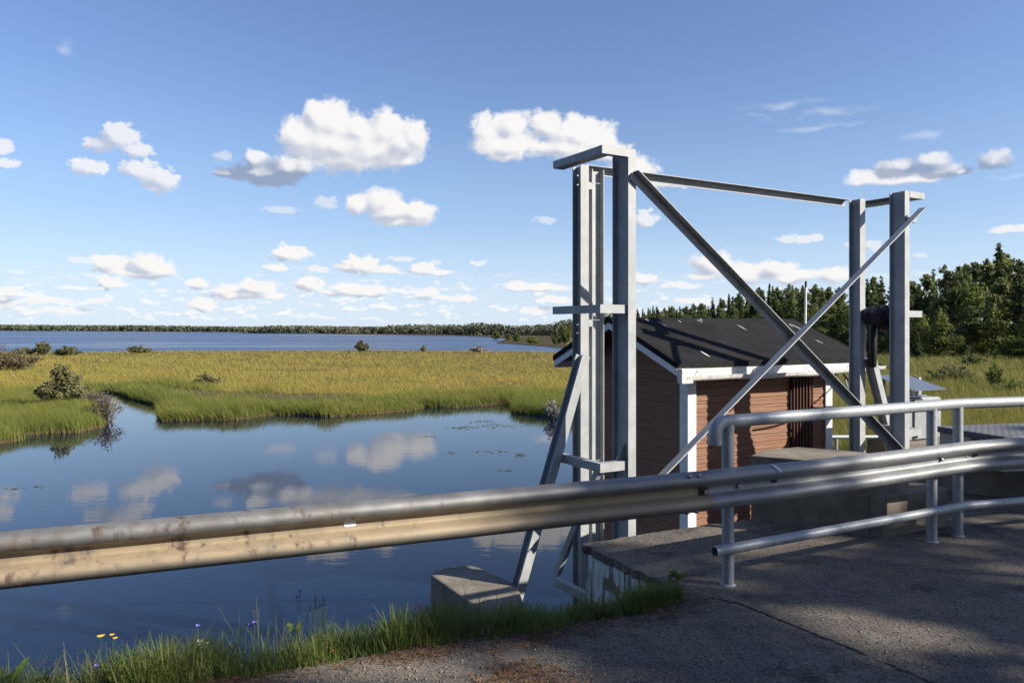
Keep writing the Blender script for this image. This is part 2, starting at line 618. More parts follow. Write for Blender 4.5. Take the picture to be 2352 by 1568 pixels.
def m_asphalt(t, b, pos):
    big = t.noise(pos, 0.9, 4, 0.6)
    mid = t.noise(pos, 7.0, 5, 0.65)
    grit = t.noise(pos, 120.0, 3, 0.7)
    vor = t.new('ShaderNodeTexVoronoi')
    vor.inputs['Scale'].default_value = 170.0
    t.link(pos, vor.inputs['Vector'])
    c = t.mix(t.ss(t.math('ADD', t.math('MULTIPLY', big, 0.55), t.math('MULTIPLY', mid, 0.45)), 0.40, 0.60), (0.072, 0.064, 0.060), (0.205, 0.165, 0.125))
    c = t.mix(t.ss(grit, 0.40, 0.72), c, (0.26, 0.225, 0.185))
    c = t.mix(t.ss(grit, 0.30, 0.42, 0.8, 0.0), c, (0.025, 0.025, 0.028))
    c = t.mix(t.math('MULTIPLY', t.ss(vor.outputs['Color'], 0.72, 0.9), 0.55), c, (0.30, 0.28, 0.25))
    t.link(c, b.inputs['Base Color'])
    pits = t.noise(pos, 26.0, 5, 0.7)
    c = t.mix(t.ss(pits, 0.50, 0.64, 0.0, 0.55), c, (0.24, 0.195, 0.15))
    c = t.mix(t.ss(t.noise(pos, 44.0, 4, 0.7), 0.40, 0.52, 0.65, 0.0), c, (0.035, 0.033, 0.034))
    c2 = t.mix(t.ss(t.noise(pos, 1.7, 5, 0.7), 0.53, 0.66), c, (0.042, 0.038, 0.037))
    t.link(t.mix(0.75, c, c2), b.inputs['Base Color'])
    h = t.math('ADD', t.math('MULTIPLY', grit, 0.9), t.math('MULTIPLY', t.math('POWER', pits, 2.0), 1.3))
    bump(t, b, h, 0.8, 0.010)


M_ASPHALT = mat('worn_asphalt', (0.07, 0.07, 0.07), 0.9, 0, m_asphalt, 0.3)


def m_concrete(t, b, pos):
    n = t.noise(pos, 3.0, 6, 0.65)
    f = t.noise(pos, 55.0, 4, 0.65)
    run = t.noise(t.vmath('MULTIPLY', pos, (14, 14, 0.9)), 1.0, 4, 0.6)
    c = t.mix(t.ss(n, 0.3, 0.7), (0.16, 0.138, 0.110), (0.265, 0.232, 0.186))
    c = t.mix(t.math('MULTIPLY', t.ss(run, 0.52, 0.75), 0.5), c, (0.11, 0.10, 0.09))
    c = t.mix(t.ss(f, 0.60, 0.75, 0.0, 0.6), c, (0.11, 0.10, 0.09))
    sep = t.new('ShaderNodeSeparateXYZ')
    t.link(pos, sep.inputs[0])
    tide = t.math('MULTIPLY_ADD', t.math('SUBTRACT', n, 0.5), 0.5, sep.outputs[2])
    c = t.mix(t.ss(tide, -1.62, -1.40, 0.85, 0.0), c, (0.045, 0.045, 0.032))
    t.link(c, b.inputs['Base Color'])
    bump(t, b, t.math('ADD', f, t.math('MULTIPLY', n, 2.0)), 0.5, 0.012)


M_CONCRETE = mat('weathered_concrete', (0.25, 0.23, 0.2), 0.9, 0, m_concrete, 0.25)


def m_white_concrete(t, b, pos):
    sep = t.new('ShaderNodeSeparateXYZ')
    t.link(pos, sep.inputs[0])
    n = t.noise(pos, 6.0, 4, 0.6)
    run = t.noise(t.vmath('MULTIPLY', pos, (26, 26, 1.0)), 1.0, 3, 0.55)
    c = t.mix(t.ss(run, 0.50, 0.60), (0.62, 0.62, 0.61), (0.12, 0.105, 0.09))
    edge = t.math('MULTIPLY_ADD', t.math('SUBTRACT', n, 0.5), 0.45, sep.outputs[2])
    peel = t.ss(edge, -0.20, -0.17, 1.0, 0.0)
    patch = t.ss(t.noise(pos, 3.4, 2, 0.4), 0.50, 0.54)
    peel = t.math('MULTIPLY', peel, t.math('SUBTRACT', 1.0, t.math('MULTIPLY', patch, 0.85)))
    c = t.mix(peel, c, (0.20, 0.165, 0.13))
    c = t.mix(t.ss(n, 0.55, 0.75, 0, 0.35), c, (0.10, 0.09, 0.08))
    t.link(c, b.inputs['Base Color'])
    bump(t, b, t.math('ADD', t.math('MULTIPLY', peel, -1.0), t.noise(pos, 40, 4)), 0.6, 0.012)


M_WHITE_CONCRETE = mat('peeling_whitewashed_concrete', (0.5, 0.5, 0.5), 0.9, 0, m_white_concrete, 0.2)


def m_boards(t, b, pos):
    tc = t.new('ShaderNodeTexCoord').outputs['Object']
    g = t.noise(t.vmath('MULTIPLY', tc, (2.2, 2.2, 90)), 1.0, 5, 0.65, 0.1)
    n = t.noise(tc, 4.0, 3, 0.5)
    c = t.mix(t.ss(g, 0.3, 0.72), (0.165, 0.080, 0.045), (0.315, 0.170, 0.105))
    c = t.mix(t.ss(n, 0.35, 0.7, 0.0, 0.45), c, (0.225, 0.118, 0.074))
    t.link(c, b.inputs['Base Color'])
    bump(t, b, g, 0.5, 0.006)


M_BOARDS = mat('brown_painted_boards', (0.2, 0.1, 0.07), 0.75, 0, m_boards, 0.3)


def m_white_wood(t, b, pos):
    n = t.noise(pos, 8.0, 4, 0.6)
    d = t.noise(t.vmath('MULTIPLY', pos, (9, 9, 9)), 3.0, 4, 0.7)
    c = t.mix(t.ss(n, 0.3, 0.7), (0.78, 0.78, 0.77), (0.70, 0.70, 0.69))
    c = t.mix(t.ss(d, 0.60, 0.78, 0.0, 0.5), c, (0.33, 0.31, 0.28))
    t.link(c, b.inputs['Base Color'])


M_WHITE = mat('white_painted_wood', (0.78, 0.78, 0.77), 0.6, 0, m_white_wood, 0.3)


def m_gutter(t, b, pos):
    d = t.noise(t.vmath('MULTIPLY', pos, (12, 12, 5)), 2.0, 4, 0.7)
    c = t.mix(t.ss(d, 0.46, 0.74), (0.66, 0.65, 0.62), (0.36, 0.33, 0.29))
    t.link(c, b.inputs['Base Color'])


M_GUTTER = mat('dirty_white_gutter', (0.6, 0.6, 0.58), 0.6, 0, m_gutter, 0.4)


def m_felt(t, b, pos):
    n = t.noise(pos, 2.4, 4, 0.6)
    f = t.noise(pos, 160.0, 2, 0.6)
    c = t.mix(t.ss(n, 0.3, 0.7), (0.010, 0.010, 0.011), (0.019, 0.018, 0.0185))
    c = t.mix(t.ss(f, 0.58, 0.72, 0, 0.8), c, (0.045, 0.043, 0.042))
    t.link(c, b.inputs['Base Color'])
    bump(t, b, f, 0.5, 0.004)


M_FELT = mat('black_roofing_felt', (0.025, 0.025, 0.027), 0.9, 0, m_felt, 0.15)
M_DROP = mat('pale_bird_lime', (0.5, 0.5, 0.48), 0.9)
M_BLACK_PLASTIC = mat('black_plastic_wrap', (0.003, 0.003, 0.0035), 0.30, 0, lambda t, b, pos: bump(t, b, t.noise(pos, 34, 5, 0.7), 0.9, 0.03), 0.35)
M_BLACK_RUBBER = mat('black_rubber', (0.005, 0.005, 0.006), 0.4)
M_RODS = mat('brown_painted_steel', (0.10, 0.042, 0.022), 0.55, 0.1)
M_DARK = mat('dark_recess', (0.02, 0.014, 0.011), 0.9)
M_CABINET = mat('grey_cabinet_paint', (0.46, 0.47, 0.47), 0.45, 0.15, lambda t, b, pos: t.link(
    t.mix(t.ss(t.noise(pos, 9, 4), 0.35, 0.7), (0.30, 0.31, 0.31), (0.37, 0.38, 0.38)), b.inputs['Base Color']))
M_ALU = mat('brushed_aluminium', (0.33, 0.35, 0.39), 0.42, 0.8)


def m_grating(t, b, pos):
    tc = t.new('ShaderNodeTexCoord').outputs['Object']
    w = t.new('ShaderNodeTexChecker')
    w.inputs['Scale'].default_value = 22.0
    t.link(tc, w.inputs['Vector'])
    c = t.mix(w.outputs['Fac'], (0.095, 0.10, 0.105), (0.16, 0.165, 0.17))
    c = t.mix(t.ss(t.noise(pos, 40, 3), 0.5, 0.7, 0, 0.5), c, (0.14, 0.14, 0.14))
    t.link(c, b.inputs['Base Color'])
    bump(t, b, w.outputs['Fac'], 0.6, 0.004)


M_GRATING = mat('checkered_lid_plate', (0.3, 0.3, 0.3), 0.75, 0.2, m_grating)


def leafy(name, a, c2, scale=0.8, trans=0.25, rough=0.6, rnd=0.25, mid=(0.3, 0.7), extra=None):
    """leaf material: hue drifts from clump to clump and from plant to plant; leaves let some light through"""
    m = bpy.data.materials.new(name)
    m.use_nodes = True
    t = NT(m.node_tree)
    b = t.n['Principled BSDF']
    pos = t.new('ShaderNodeNewGeometry').outputs['Position']
    oi = t.new('ShaderNodeObjectInfo').outputs['Random']
    n = t.noise(pos, scale, 3, 0.6)
    fac = t.math('MULTIPLY_ADD', t.math('SUBTRACT', oi, 0.5), rnd, n)
    c = t.mix(t.ss(fac, *mid), a, c2)
    if extra:
        c = extra(t, c, pos)
    t.link(c, b.inputs['Base Color'])
    b.inputs['Roughness'].default_value = rough
    b.inputs['Specular IOR Level'].default_value = 0.25
    if trans > 0:
        tr = t.new('ShaderNodeBsdfTranslucent')
        t.link(c, tr.inputs[0])
        mx = t.new('ShaderNodeMixShader')
        mx.inputs[0].default_value = trans
        t.link(b.outputs[0], mx.inputs[1])
        t.link(tr.outputs[0], mx.inputs[2])
        t.link(mx.outputs[0], t.n['Material Output'].inputs[0])
    return m


M_SPRUCE = leafy('spruce_needles', (0.075, 0.108, 0.038), (0.150, 0.180, 0.060), 0.9, 0.6)
M_PINE = leafy('pine_needles', (0.108, 0.138, 0.050), (0.195, 0.212, 0.074), 0.8, 0.6)
M_BIRCH = leafy('birch_leaves', (0.120, 0.160, 0.042), (0.220, 0.238, 0.066), 0.8, 0.6)
M_WILLOW = leafy('willow_leaves', (0.150, 0.158, 0.062), (0.270, 0.255, 0.120), 1.6, 0.5)
M_WILLOW_BROWN = leafy('brownish_willow_leaves', (0.140, 0.115, 0.060), (0.230, 0.185, 0.105), 1.6, 0.35)
M_WHITE_LEAF = leafy('silvery_leaves', (0.20, 0.20, 0.17), (0.34, 0.33, 0.29), 6.0, 0.2)
M_FAR_HAZED = leafy('haze_toned_far_foliage', (0.095, 0.105, 0.062), (0.155, 0.160, 0.095), 0.02, 0.0)  # lighter and greyer: distance haze is put into the leaf colour
M_BARK = mat('tree_bark', (0.12, 0.085, 0.06), 0.9, 0, lambda t, b, pos: t.link(
    t.mix(t.noise(pos, 9, 4), (0.07, 0.055, 0.045), (0.19, 0.12, 0.075)), b.inputs['Base Color']))
M_TWIG = mat('grey_brown_twigs', (0.10, 0.08, 0.065), 0.9)


def m_marsh(t, b, pos):
    n = t.noise(pos, 0.12, 5, 0.6)
    c = t.mix(t.ss(n, 0.35, 0.65), (0.050, 0.040, 0.022), (0.085, 0.062, 0.030))
    t.link(c, b.inputs['Base Color'])


M_MARSH_SOIL = mat('marsh_soil', (0.12, 0.1, 0.04), 0.95, 0, m_marsh, 0.1)
M_MUD = mat('bare_mud', (0.085, 0.058, 0.036), 0.9, 0, None, 0.2)
M_SOIL = mat('roadside_soil', (0.05, 0.038, 0.026), 0.95, 0, lambda t, b, pos: (t.link(
    t.mix(t.noise(pos, 12, 5), (0.03, 0.025, 0.016), (0.085, 0.06, 0.04)), b.inputs['Base Color']), bump(t, b, t.noise(pos, 30, 4), 0.8, 0.03)), 0.1)


def m_water(t, b, pos):
    # calm river near the bank, breeze on the lake
    sep = t.new('ShaderNodeSeparateXYZ')
    t.link(pos, sep.inputs[0])
    y = sep.outputs[1]
    small = t.noise(t.vmath('MULTIPLY', pos, (0.8, 2.6, 1.0)), 2.2, 3, 0.55, 0.3)
    breeze = t.ss(t.noise(pos, 0.16, 2, 0.5), 0.42, 0.62, 0.35, 1.0)
    bump(t, b, t.math('MULTIPLY', small, breeze), 0.06, 0.02)
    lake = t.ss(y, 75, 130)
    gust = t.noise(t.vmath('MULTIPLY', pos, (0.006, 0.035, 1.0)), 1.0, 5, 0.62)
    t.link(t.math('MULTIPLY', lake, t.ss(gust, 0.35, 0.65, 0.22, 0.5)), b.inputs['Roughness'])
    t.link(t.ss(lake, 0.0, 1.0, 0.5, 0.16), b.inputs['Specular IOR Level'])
    lake_sky_tint = t.mix(t.ss(gust, 0.42, 0.60), (0.028, 0.052, 0.120), (0.075, 0.115, 0.215))  # reflected sky blue put into the lake's base colour, paler in streaks
    c = t.mix(lake, (0.003, 0.009, 0.027), lake_sky_tint)
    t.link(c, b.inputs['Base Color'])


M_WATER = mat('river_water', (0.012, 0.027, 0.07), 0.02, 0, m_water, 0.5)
M_WATER.node_tree.nodes['Principled BSDF'].inputs['IOR'].default_value = 1.38

# ------------------------------------------------------------------ ground, water, road
def sheet(name, ring, z, m, skirt=0.0, kind='structure'):
    tris = tessellate_polygon([[Vector((p[0], p[1], 0)) for p in ring]])
    mb = MB()
    v = [(p[0], p[1], z) for p in ring]
    fs = []
    for a, b_, c in tris:
        A, B, D = Vector(v[a]), Vector(v[b_]), Vector(v[c])
        fs.append((a, b_, c) if (B - A).cross(D - A).z > 0 else (a, c, b_))
    mb.add(v, fs)
    if skirt:
        n = len(ring)
        lo = [(p[0], p[1], z - skirt) for p in ring]
        area = sum(ring[i][0] * ring[(i + 1) % n][1] - ring[(i + 1) % n][0] * ring[i][1] for i in range(n))
        sk = [(i, (i + 1) % n, n + (i + 1) % n, n + i) if area < 0 else (i, n + i, n + (i + 1) % n, (i + 1) % n) for i in range(n)]
        mb.add(v + lo, sk)
    o = mb.build(name, m)
    o['kind'] = kind
    return o


W = 9000.0
sheet('ground', [(-W, -W), (W, -W), (W, W), (-W, W)], WATER - 1.5, M_MUD)
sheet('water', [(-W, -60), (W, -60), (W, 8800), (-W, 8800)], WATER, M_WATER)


def wpts(lst):
    return [gp(x, y, WATER) for x, y in lst]


SHORE_NEAR = [(-700, 1060), (-300, 1030), (0, 1019), (44, 1013), (56, 1000), (110, 996), (176, 993), (234, 981), (240, 967), (225, 940), (211, 917), (222, 904), (246, 899),
              (275, 905), (310, 918), (366, 931), (370, 967), (420, 966), (469, 965), (520, 965), (568, 962), (600, 956), (631, 952), (689, 953), (720, 955), (757, 957), (820, 953), (881, 949), (954, 943),
              (968, 935), (1041, 935), (1100, 932), (1171, 927), (1182, 935), (1183, 949), (1230, 953), (1276, 955), (1345, 966), (1420, 985), (1500, 1010), (1700, 1050), (2000, 1066), (2700, 1066)]
LAKE_NEAR = [(1330, 806), (1276, 811), (1180, 808), (1000, 806.5), (860, 806), (689, 806.5), (500, 807), (293, 808), (187, 811), (0, 811), (-600, 813)]
SHORE_FAR = [(-900, 759.6), (0, 759.9), (180, 760.4), (322, 761.7), (500, 763), (689, 765.2), (772, 767.4), (900, 769), (1042, 771.4), (1106, 773.4), (1168, 777.6), (1150, 783), (1140, 788.3), (1180, 790.5), (1217, 793), (1260, 797), (1305, 800.5)]
ring = wpts(SHORE_NEAR) + [(60, 26), (8000, 1500), (8500, 8500), (-8500, 8500), (-4500, 2600)] + wpts(SHORE_FAR) + wpts(LAKE_NEAR)
MARSH_Z = WATER + 0.10
sheet('marsh_ground', ring, MARSH_Z, M_MARSH_SOIL, 1.2)

# the road and bridge deck
EDGE = [(-9.0, 1.05), (-4.0, 3.2), (-1.678, 4.16), (-0.967, 4.445), (-0.44, 4.69), (0.409, 5.01), (0.868, 5.18), (1.10, 5.36)]
DECK_A, DECK_B = (0.62, 6.87), (1.22, 5.62)
back = [DECK_A]
rj = random.Random(3)


def jag(p, q, n, amp):
    out = []
    d = Vector((q[0] - p[0], q[1] - p[1]))
    nrm = Vector((-d.y, d.x)).normalized()
    for i in range(1, n):
        w = p[0] + d.x * i / n, p[1] + d.y * i / n
        k = rj.uniform(-amp, amp)
        out.append((w[0] + nrm.x * k, w[1] + nrm.y * k))
    return out


P_BACK = (5.0, 9.1)
P_BACK2 = (30.0, 15.4)
road_ring = EDGE[:-1] + jag(EDGE[-1], DECK_B, 3, 0.01) + [DECK_B] + jag(DECK_B, DECK_A, 22, 0.022) + [DECK_A] + jag(DECK_A, P_BACK, 46, 0.022) + [P_BACK, P_BACK2, (30, -14), (-9, -14)]
sheet('road', list(reversed(road_ring)), 0.0, M_ASPHALT, 0.07)
slab = [(DECK_A[0] + 0.03, DECK_A[1] - 0.035), (DECK_B[0] + 0.012, DECK_B[1] + 0.01), (1.45, 5.2), (30, 4.0), (30, 15.3), (5.02, 9.05)]
o = MB().poly([slab[0], slab[1], slab[2], slab[3], slab[4], slab[5]], -0.62, -0.072).build('bridge_slab', M_WHITE_CONCRETE)
tag(o, 'white painted concrete edge of the bridge deck, peeling and streaked under the asphalt', 'bridge deck')

# bank of soil between road edge and river, falling steeply
bank_line = [(-9.0, 1.05), (-4.0, 3.2), (-1.678, 4.16), (-0.967, 4.445), (-0.44, 4.69), (0.409, 5.01), (0.868, 5.18), (1.24, 5.45)]
prof = [(-0.5, -0.03), (-0.08, -0.006), (0.06, -0.02), (0.2, -0.06), (0.42, -0.26), (0.8, -0.75), (1.5, -1.7), (2.2, -2.6)]
rb = random.Random(5)
rows = []
L = [Vector((p[0], p[1])) for p in bank_line]
dense = []
for i in range(len(L) - 1):
    k = max(2, int((L[i + 1] - L[i]).length / 0.15))
    dense += [L[i].lerp(L[i + 1], j / k) for j in range(k)]
dense.append(L[-1])
NB = Vector((-0.40, 0.916))
vs, fs = [], []
for p in dense:
    tight = 1.0 if p.x < 0.2 else max(0.35, 1.0 - (p.x - 0.2) * 0.62)
    for (dn, dz) in prof:
        q = p + NB * (dn * (tight if dn > 0.1 else 1.0))
        vs.append((q.x, q.y, dz + (rb.uniform(-0.02, 0.02) if dn > 0.05 else 0)))
n = len(prof)
for i in range(len(dense) - 1):
    for j in range(n - 1):
        fs.append((i * n + j, (i + 1) * n + j, (i + 1) * n + j + 1, i * n + j + 1))
o = MB().add(vs, fs, True).build('bank', M_SOIL)
o['kind'] = 'structure'

# river walls under the deck
o = MB().poly([(1.12, 5.72), (0.72, 6.62), (6.9, 9.7), (7.6, 7.0), (1.5, 5.0)], -3.2, -0.625).build('bridge_abutment', M_CONCRETE)
tag(o, 'concrete abutment wall carrying the bridge deck above the river', 'abutment')

# ------------------------------------------------------------------ steel gate gantry (local axes: x along the river front, y upstream)
GO, GA = (1.195, 7.7, 0.0), R(30.5)
SPAN = 4.54


def i_prof(b, h, tf=0.012, tw=0.009):
    """I section, x across the flange, y through the depth (0..h)"""
    x, w = b / 2, tw / 2
    return [(-x, 0), (x, 0), (x, tf), (w, tf), (w, h - tf), (x, h - tf), (x, h), (-x, h), (-x, h - tf), (-w, h - tf), (-w, tf), (-x, tf)]


def u_prof(w, d, t=0.008):
    """channel, web on x = 0, open towards +x; y from 0 to w"""
    return [(0, 0), (d, 0), (d, t), (t, t), (t, w - t), (d, w - t), (d, w), (0, w)]


def l_prof(a, b, t=0.009):
    return [(0, 0), (a, 0), (a, t), (t, t), (t, b), (0, b)]


gantry = empty('gate_gantry', GO, GA, 'tall pale grey steel gantry with crossed braces standing over the river beside the brown hut', 'gantry')


def column(x, y, b, h, z0, z1, name='column'):
    pr = [(x + p[0], y + p[1]) for p in i_prof(b, h)]
    mb = MB().poly(pr, z0, z1)
    return mb.build(name, M_GANTRY, gantry)


CAP_T, CAP_B = 3.69, 3.61
for s, x0 in ((-1, 0.0), (1, SPAN)):
    column(x0, 0.0, 0.097, 0.255 if s < 0 else 0.215, -0.9 if s > 0 else -3.0, CAP_T)
    yb = 0.80 if s < 0 else 0.64
    column(x0, yb, 0.108 if s < 0 else 0.112, 0.155 if s < 0 else 0.172, -3.0 if s < 0 else -0.9, CAP_T - 0.01)
    # outrigger frames: a short piece along the front, a long channel running upstream
    for (zt, zb, ln, y0) in ((CAP_T - 0.003, CAP_B, 0.86, 0.0), (2.14, 2.06, 0.84, 0.03), (0.59, 0.505, 0.78, 0.03)):
        xo = x0 + s * 0.372
        hgt = zt - zb
        mb = MB()
        # channel along y, web outside (away from the tower), flanges inwards
        fl = -s * (0.13 if y0 == 0 else 0.075)
        tk = -s * 0.008
        mb.beam((xo, y0, zb), (xo, y0 + ln, zb), [(0, 0), (hgt, 0), (hgt, fl), (hgt - 0.008, fl), (hgt - 0.008, tk), (0.008, tk), (0.008, fl), (0, fl)], (0, 0, 1))
        mb.build('outrigger', M_GANTRY, gantry)
        mb = MB()
        xa, xb = sorted((xo + s * 0.002, x0 + s * (0.0505 if y0 == 0 else 0.006)))
        mb.box((xa, y0 - 0.003, zb - 0.002), (xb, y0 + 0.006, zt + 0.002))
        mb.box((xa, y0 + 0.0062, zt - 0.007), (xb, y0 + 0.075, zt + 0.0018))
        mb.box((xa, y0 + 0.0062, zb - 0.0018), (xb, y0 + 0.075, zb + 0.007))
        mb.build('outrigger', M_GANTRY, gantry)
    # knee plates on the low frame
    xo = x0 + s * 0.05
    mb = MB()
    g0, g1 = (x0 + s * 0.008, 0.592), (x0 + s * 0.13, 0.592)
    pts = [(g0[0], 0.10, 0.592), (g1[0], 0.10, 0.592), (g0[0], 0.10, 0.76)]
    mb.add(pts + [(p[0], p[1] + 0.01, p[2]) for p in pts], [(0, 1, 2), (5, 4, 3), (0, 3, 4, 1), (1, 4, 5, 2), (2, 5, 3, 0)])
    mb.build('knee_plate', M_GANTRY, gantry)
    # raking leg, leaning outwards
    a = Vector((x0 + s * 0.07, yb + 0.004, 1.62 if s < 0 else 1.50))
    f = Vector((x0 + s * 1.16, yb + 0.004, -1.55 if s < 0 else -1.3))
    f = a + (f - a) * (1.0 if s > 0 else 1.25)
    mb = MB().beam(a, f, [(p[0], p[1]) for p in i_prof(0.10, 0.13)], (1, 0, 0.36))
    mb.build('raking_leg', M_GANTRY, gantry)
    # strut in the outrigger plane and lowest bracket
    if s < 0:
        xo = x0 - 0.372
        MB().beam((xo, 0.06, 0.50), (xo, 0.80, -0.72), l_prof(0.07, 0.05), (0, 1, 0.6)).build('strut', M_GANTRY, gantry)
        mb = MB()
        mb.beam((xo, 0.02, -0.83), (xo, 0.84, -0.83), [(0, 0), (0.085, 0), (0.085, 0.07), (0.077, 0.07), (0.077, 0.008), (0.008, 0.008), (0.008, 0.07), (0, 0.07)], (0, 0, 1))
        mb.box((xo + 0.001, 0.012, -0.831), (-0.006, 0.0195, -0.744))
        mb.build('outrigger', M_GANTRY, gantry)
# gate guide channel next to the rear left column, open to the front
GX0, GX1, GY = 0.128, 0.292, 0.84
mb = MB().poly([(GX0, GY), (GX0 + 0.009, GY), (GX0 + 0.009, GY + 0.066), (GX1 - 0.009, GY + 0.066), (GX1 - 0.009, GY), (GX1, GY), (GX1, GY + 0.075), (GX0, GY + 0.075)], -2.9, 3.66)
mb.build('guide_channel', M_GANTRY, gantry)
for z in (3.50, 2.00, 0.46, -0.9):
    MB().box((0.012, GY - 0.008, z), (GX1 - 0.06, GY - 0.0015, z + 0.006)).box((0.012, GY - 0.009, z - 0.07), (GX0 - 0.004, GY - 0.002, z - 0.0005)).build('batten', M_GANTRY, gantry)
# long top tie: angle with the upper leg towards the road
MB().box((0.05, 0.934, 3.615), (SPAN + 0.03, 0.942, 3.692)).box((0.05, 0.846, 3.6925), (SPAN + 0.03, 0.942, 3.700)).build('top_beam', M_GANTRY, gantry)
# crossed braces on the front
a, b = Vector((-0.02, -0.012, 3.43)), Vector((4.46, -0.012, 0.235))
d = (b - a).normalized()
nx = Vector((-d.z, 0, d.x))           # in plane, up to the right
if nx.z < 0:
    nx = -nx
MB().beam(a, b, [(0.045, 0.0), (-0.045, 0.0), (-0.045, 0.006), (0.037, 0.006), (0.037, 0.09), (0.045, 0.09)] if (d.cross(nx)).y < 0 else
          [(0.045, 0.0), (-0.045, 0.0), (-0.045, -0.006), (0.037, -0.006), (0.037, -0.09), (0.045, -0.09)], nx).build('diagonal_brace', M_GANTRY, gantry)
a, b = Vector((-0.04, -0.012 - 0.092, 0.215)), Vector((SPAN + 0.11, -0.012 - 0.092, 3.43))
d = (b - a).normalized()
nx = Vector((-d.z, 0, d.x))
if nx.z < 0:
    nx = -nx
sg = 1 if (d.cross(nx)).y < 0 else -1
MB().beam(a, b, [(0.034, 0.0), (-0.040, 0.0), (-0.040, sg * 0.007), (0.027, sg * 0.007), (0.027, sg * 0.092), (0.034, sg * 0.092)], nx).build('diagonal_brace', M_GANTRY, gantry)
# packing plates carrying the outer brace, bolts on the columns
for bx in ((-0.035, 0.045, 0.20, 0.27), (SPAN - 0.03, SPAN + 0.045, 3.27, 3.34)):
    MB().box((bx[0], -0.10, bx[2]), (bx[1], -0.002, bx[3])).build('packing_plate', M_GANTRY, gantry)
for z in (3.46, 3.56, 1.95, 1.86, 0.42):
    for dy in (0.03,):
        MB().tube([(-0.0548, 0.80 + dy, z), (-0.082, 0.80 + dy, z)], 0.013, 6, smooth=False).build('bolt', M_BOLT, gantry)

# black actuator wrapped in plastic, hung between the right-hand columns
act = empty('gate_actuator', (GO[0] + math.cos(GA) * 4.62 - math.sin(GA) * 0.40, GO[1] + math.sin(GA) * 4.62 + math.cos(GA) * 0.40, 2.05), GA,
            'black gate actuator wrapped in plastic, hanging between the right-hand gantry columns', 'actuator')
mb = MB()
mb.lump((0.0, 0.02, 0.02), (0.15, 0.17, 0.155), 3, 0.08, 4)
mb.lump((0.03, -0.11, 0.05), (0.14, 0.14, 0.14), 3, 0.10, 9)
mb.lump((-0.02, 0.16, 0.03), (0.12, 0.10, 0.125), 3, 0.10, 12)
mb.lump((0.0, -0.04, -0.09), (0.09, 0.10, 0.09), 3, 0.10, 15)
mb.build('wrapped_body', M_BLACK_PLASTIC, act)
MB().tube([(-0.02, 0.14, -0.02), (-0.02, 0.14, -0.1), (-0.02, 0.14, -0.62), (-0.02, 0.14, -0.66), (-0.02, 0.14, -0.67)], [0.05, 0.066, 0.060, 0.05, 0.02], 16).build('ram_cylinder', M_BLACK_RUBBER, act)
MB().tube([(-0.02, 0.02, -0.09), (0.0, -0.02, -0.125), (0.02, -0.05, -0.10)], 0.012, 8).build('cable', M_BLACK_RUBBER, act)

# ------------------------------------------------------------------ brown hut (same axes as the gantry)
HQ = 1.097
hut = empty('wooden_hut', (GO[0] * HQ, GO[1] * HQ, EYE - EYE * HQ), GA, 'small brown clapboard hut with white corner boards and black felt roof beside the gantry', 'hut')
hut.scale = (HQ, HQ, HQ)
U0, U1, V0, V1 = 1.83, 4.47, 1.15, 3.30        # walls
RU0, RU1, RV0, RV1 = 1.42, 5.08, 0.906, 3.551   # roof
ZE, ZR = 1.50, 2.063                            # eave, ridge (top of felt)
VM = (RV0 + RV1) / 2
ZB = -1.25
SLOPE = (ZR - ZE) / (VM - RV0)


def boards(p, q, nrm, z0, z1, step=0.098, cut=None):
    """lap boards on a wall from p to q, facing nrm; cut(z) gives the span still under the roof"""
    mb = MB()
    P, Q = Vector((p[0], p[1], 0)), Vector((q[0], q[1], 0))
    N = Vector((nrm[0], nrm[1], 0))
    z = z0
    rr = random.Random(4)
    while z < z1 - 1e-4:
        zt = min(z + step, z1)
        prof = [(0.024, 0.0), (0.020, 0.046), (0.013, 0.050), (0.013, 0.056), (0.018, 0.060), (0.013, step)]
        pts = []
        for off, dz in prof:
            zz = min(z + dz, z1)
            a, b = (0, 1) if cut is None else cut(zz)
            pts.append((P.lerp(Q, a) + N * (off + rr.uniform(-0.0008, 0.0008)) + Vector((0, 0, zz)), P.lerp(Q, b) + N * off + Vector((0, 0, zz))))
        for i in range(len(pts) - 1):
            mb.add([pts[i][0], pts[i][1], pts[i + 1][1], pts[i + 1][0]], [(0, 1, 2, 3)])
        # underside
        a, b = (0, 1) if cut is None else cut(z)
        A, B = P.lerp(Q, a) + Vector((0, 0, z)), P.lerp(Q, b) + Vector((0, 0, z))
        mb.add([A, B, pts[0][1], pts[0][0]], [(0, 1, 2, 3)])
        z = zt
    return mb


def gable_cut(z):
    zt = ZE - 0.10 + (V0 - RV0) * SLOPE
    if z <= zt:
        return (0.0, 1.0)
    k = (z - zt) / SLOPE / (V1 - V0)
    return (min(k, 0.499), max(1 - k, 0.501))


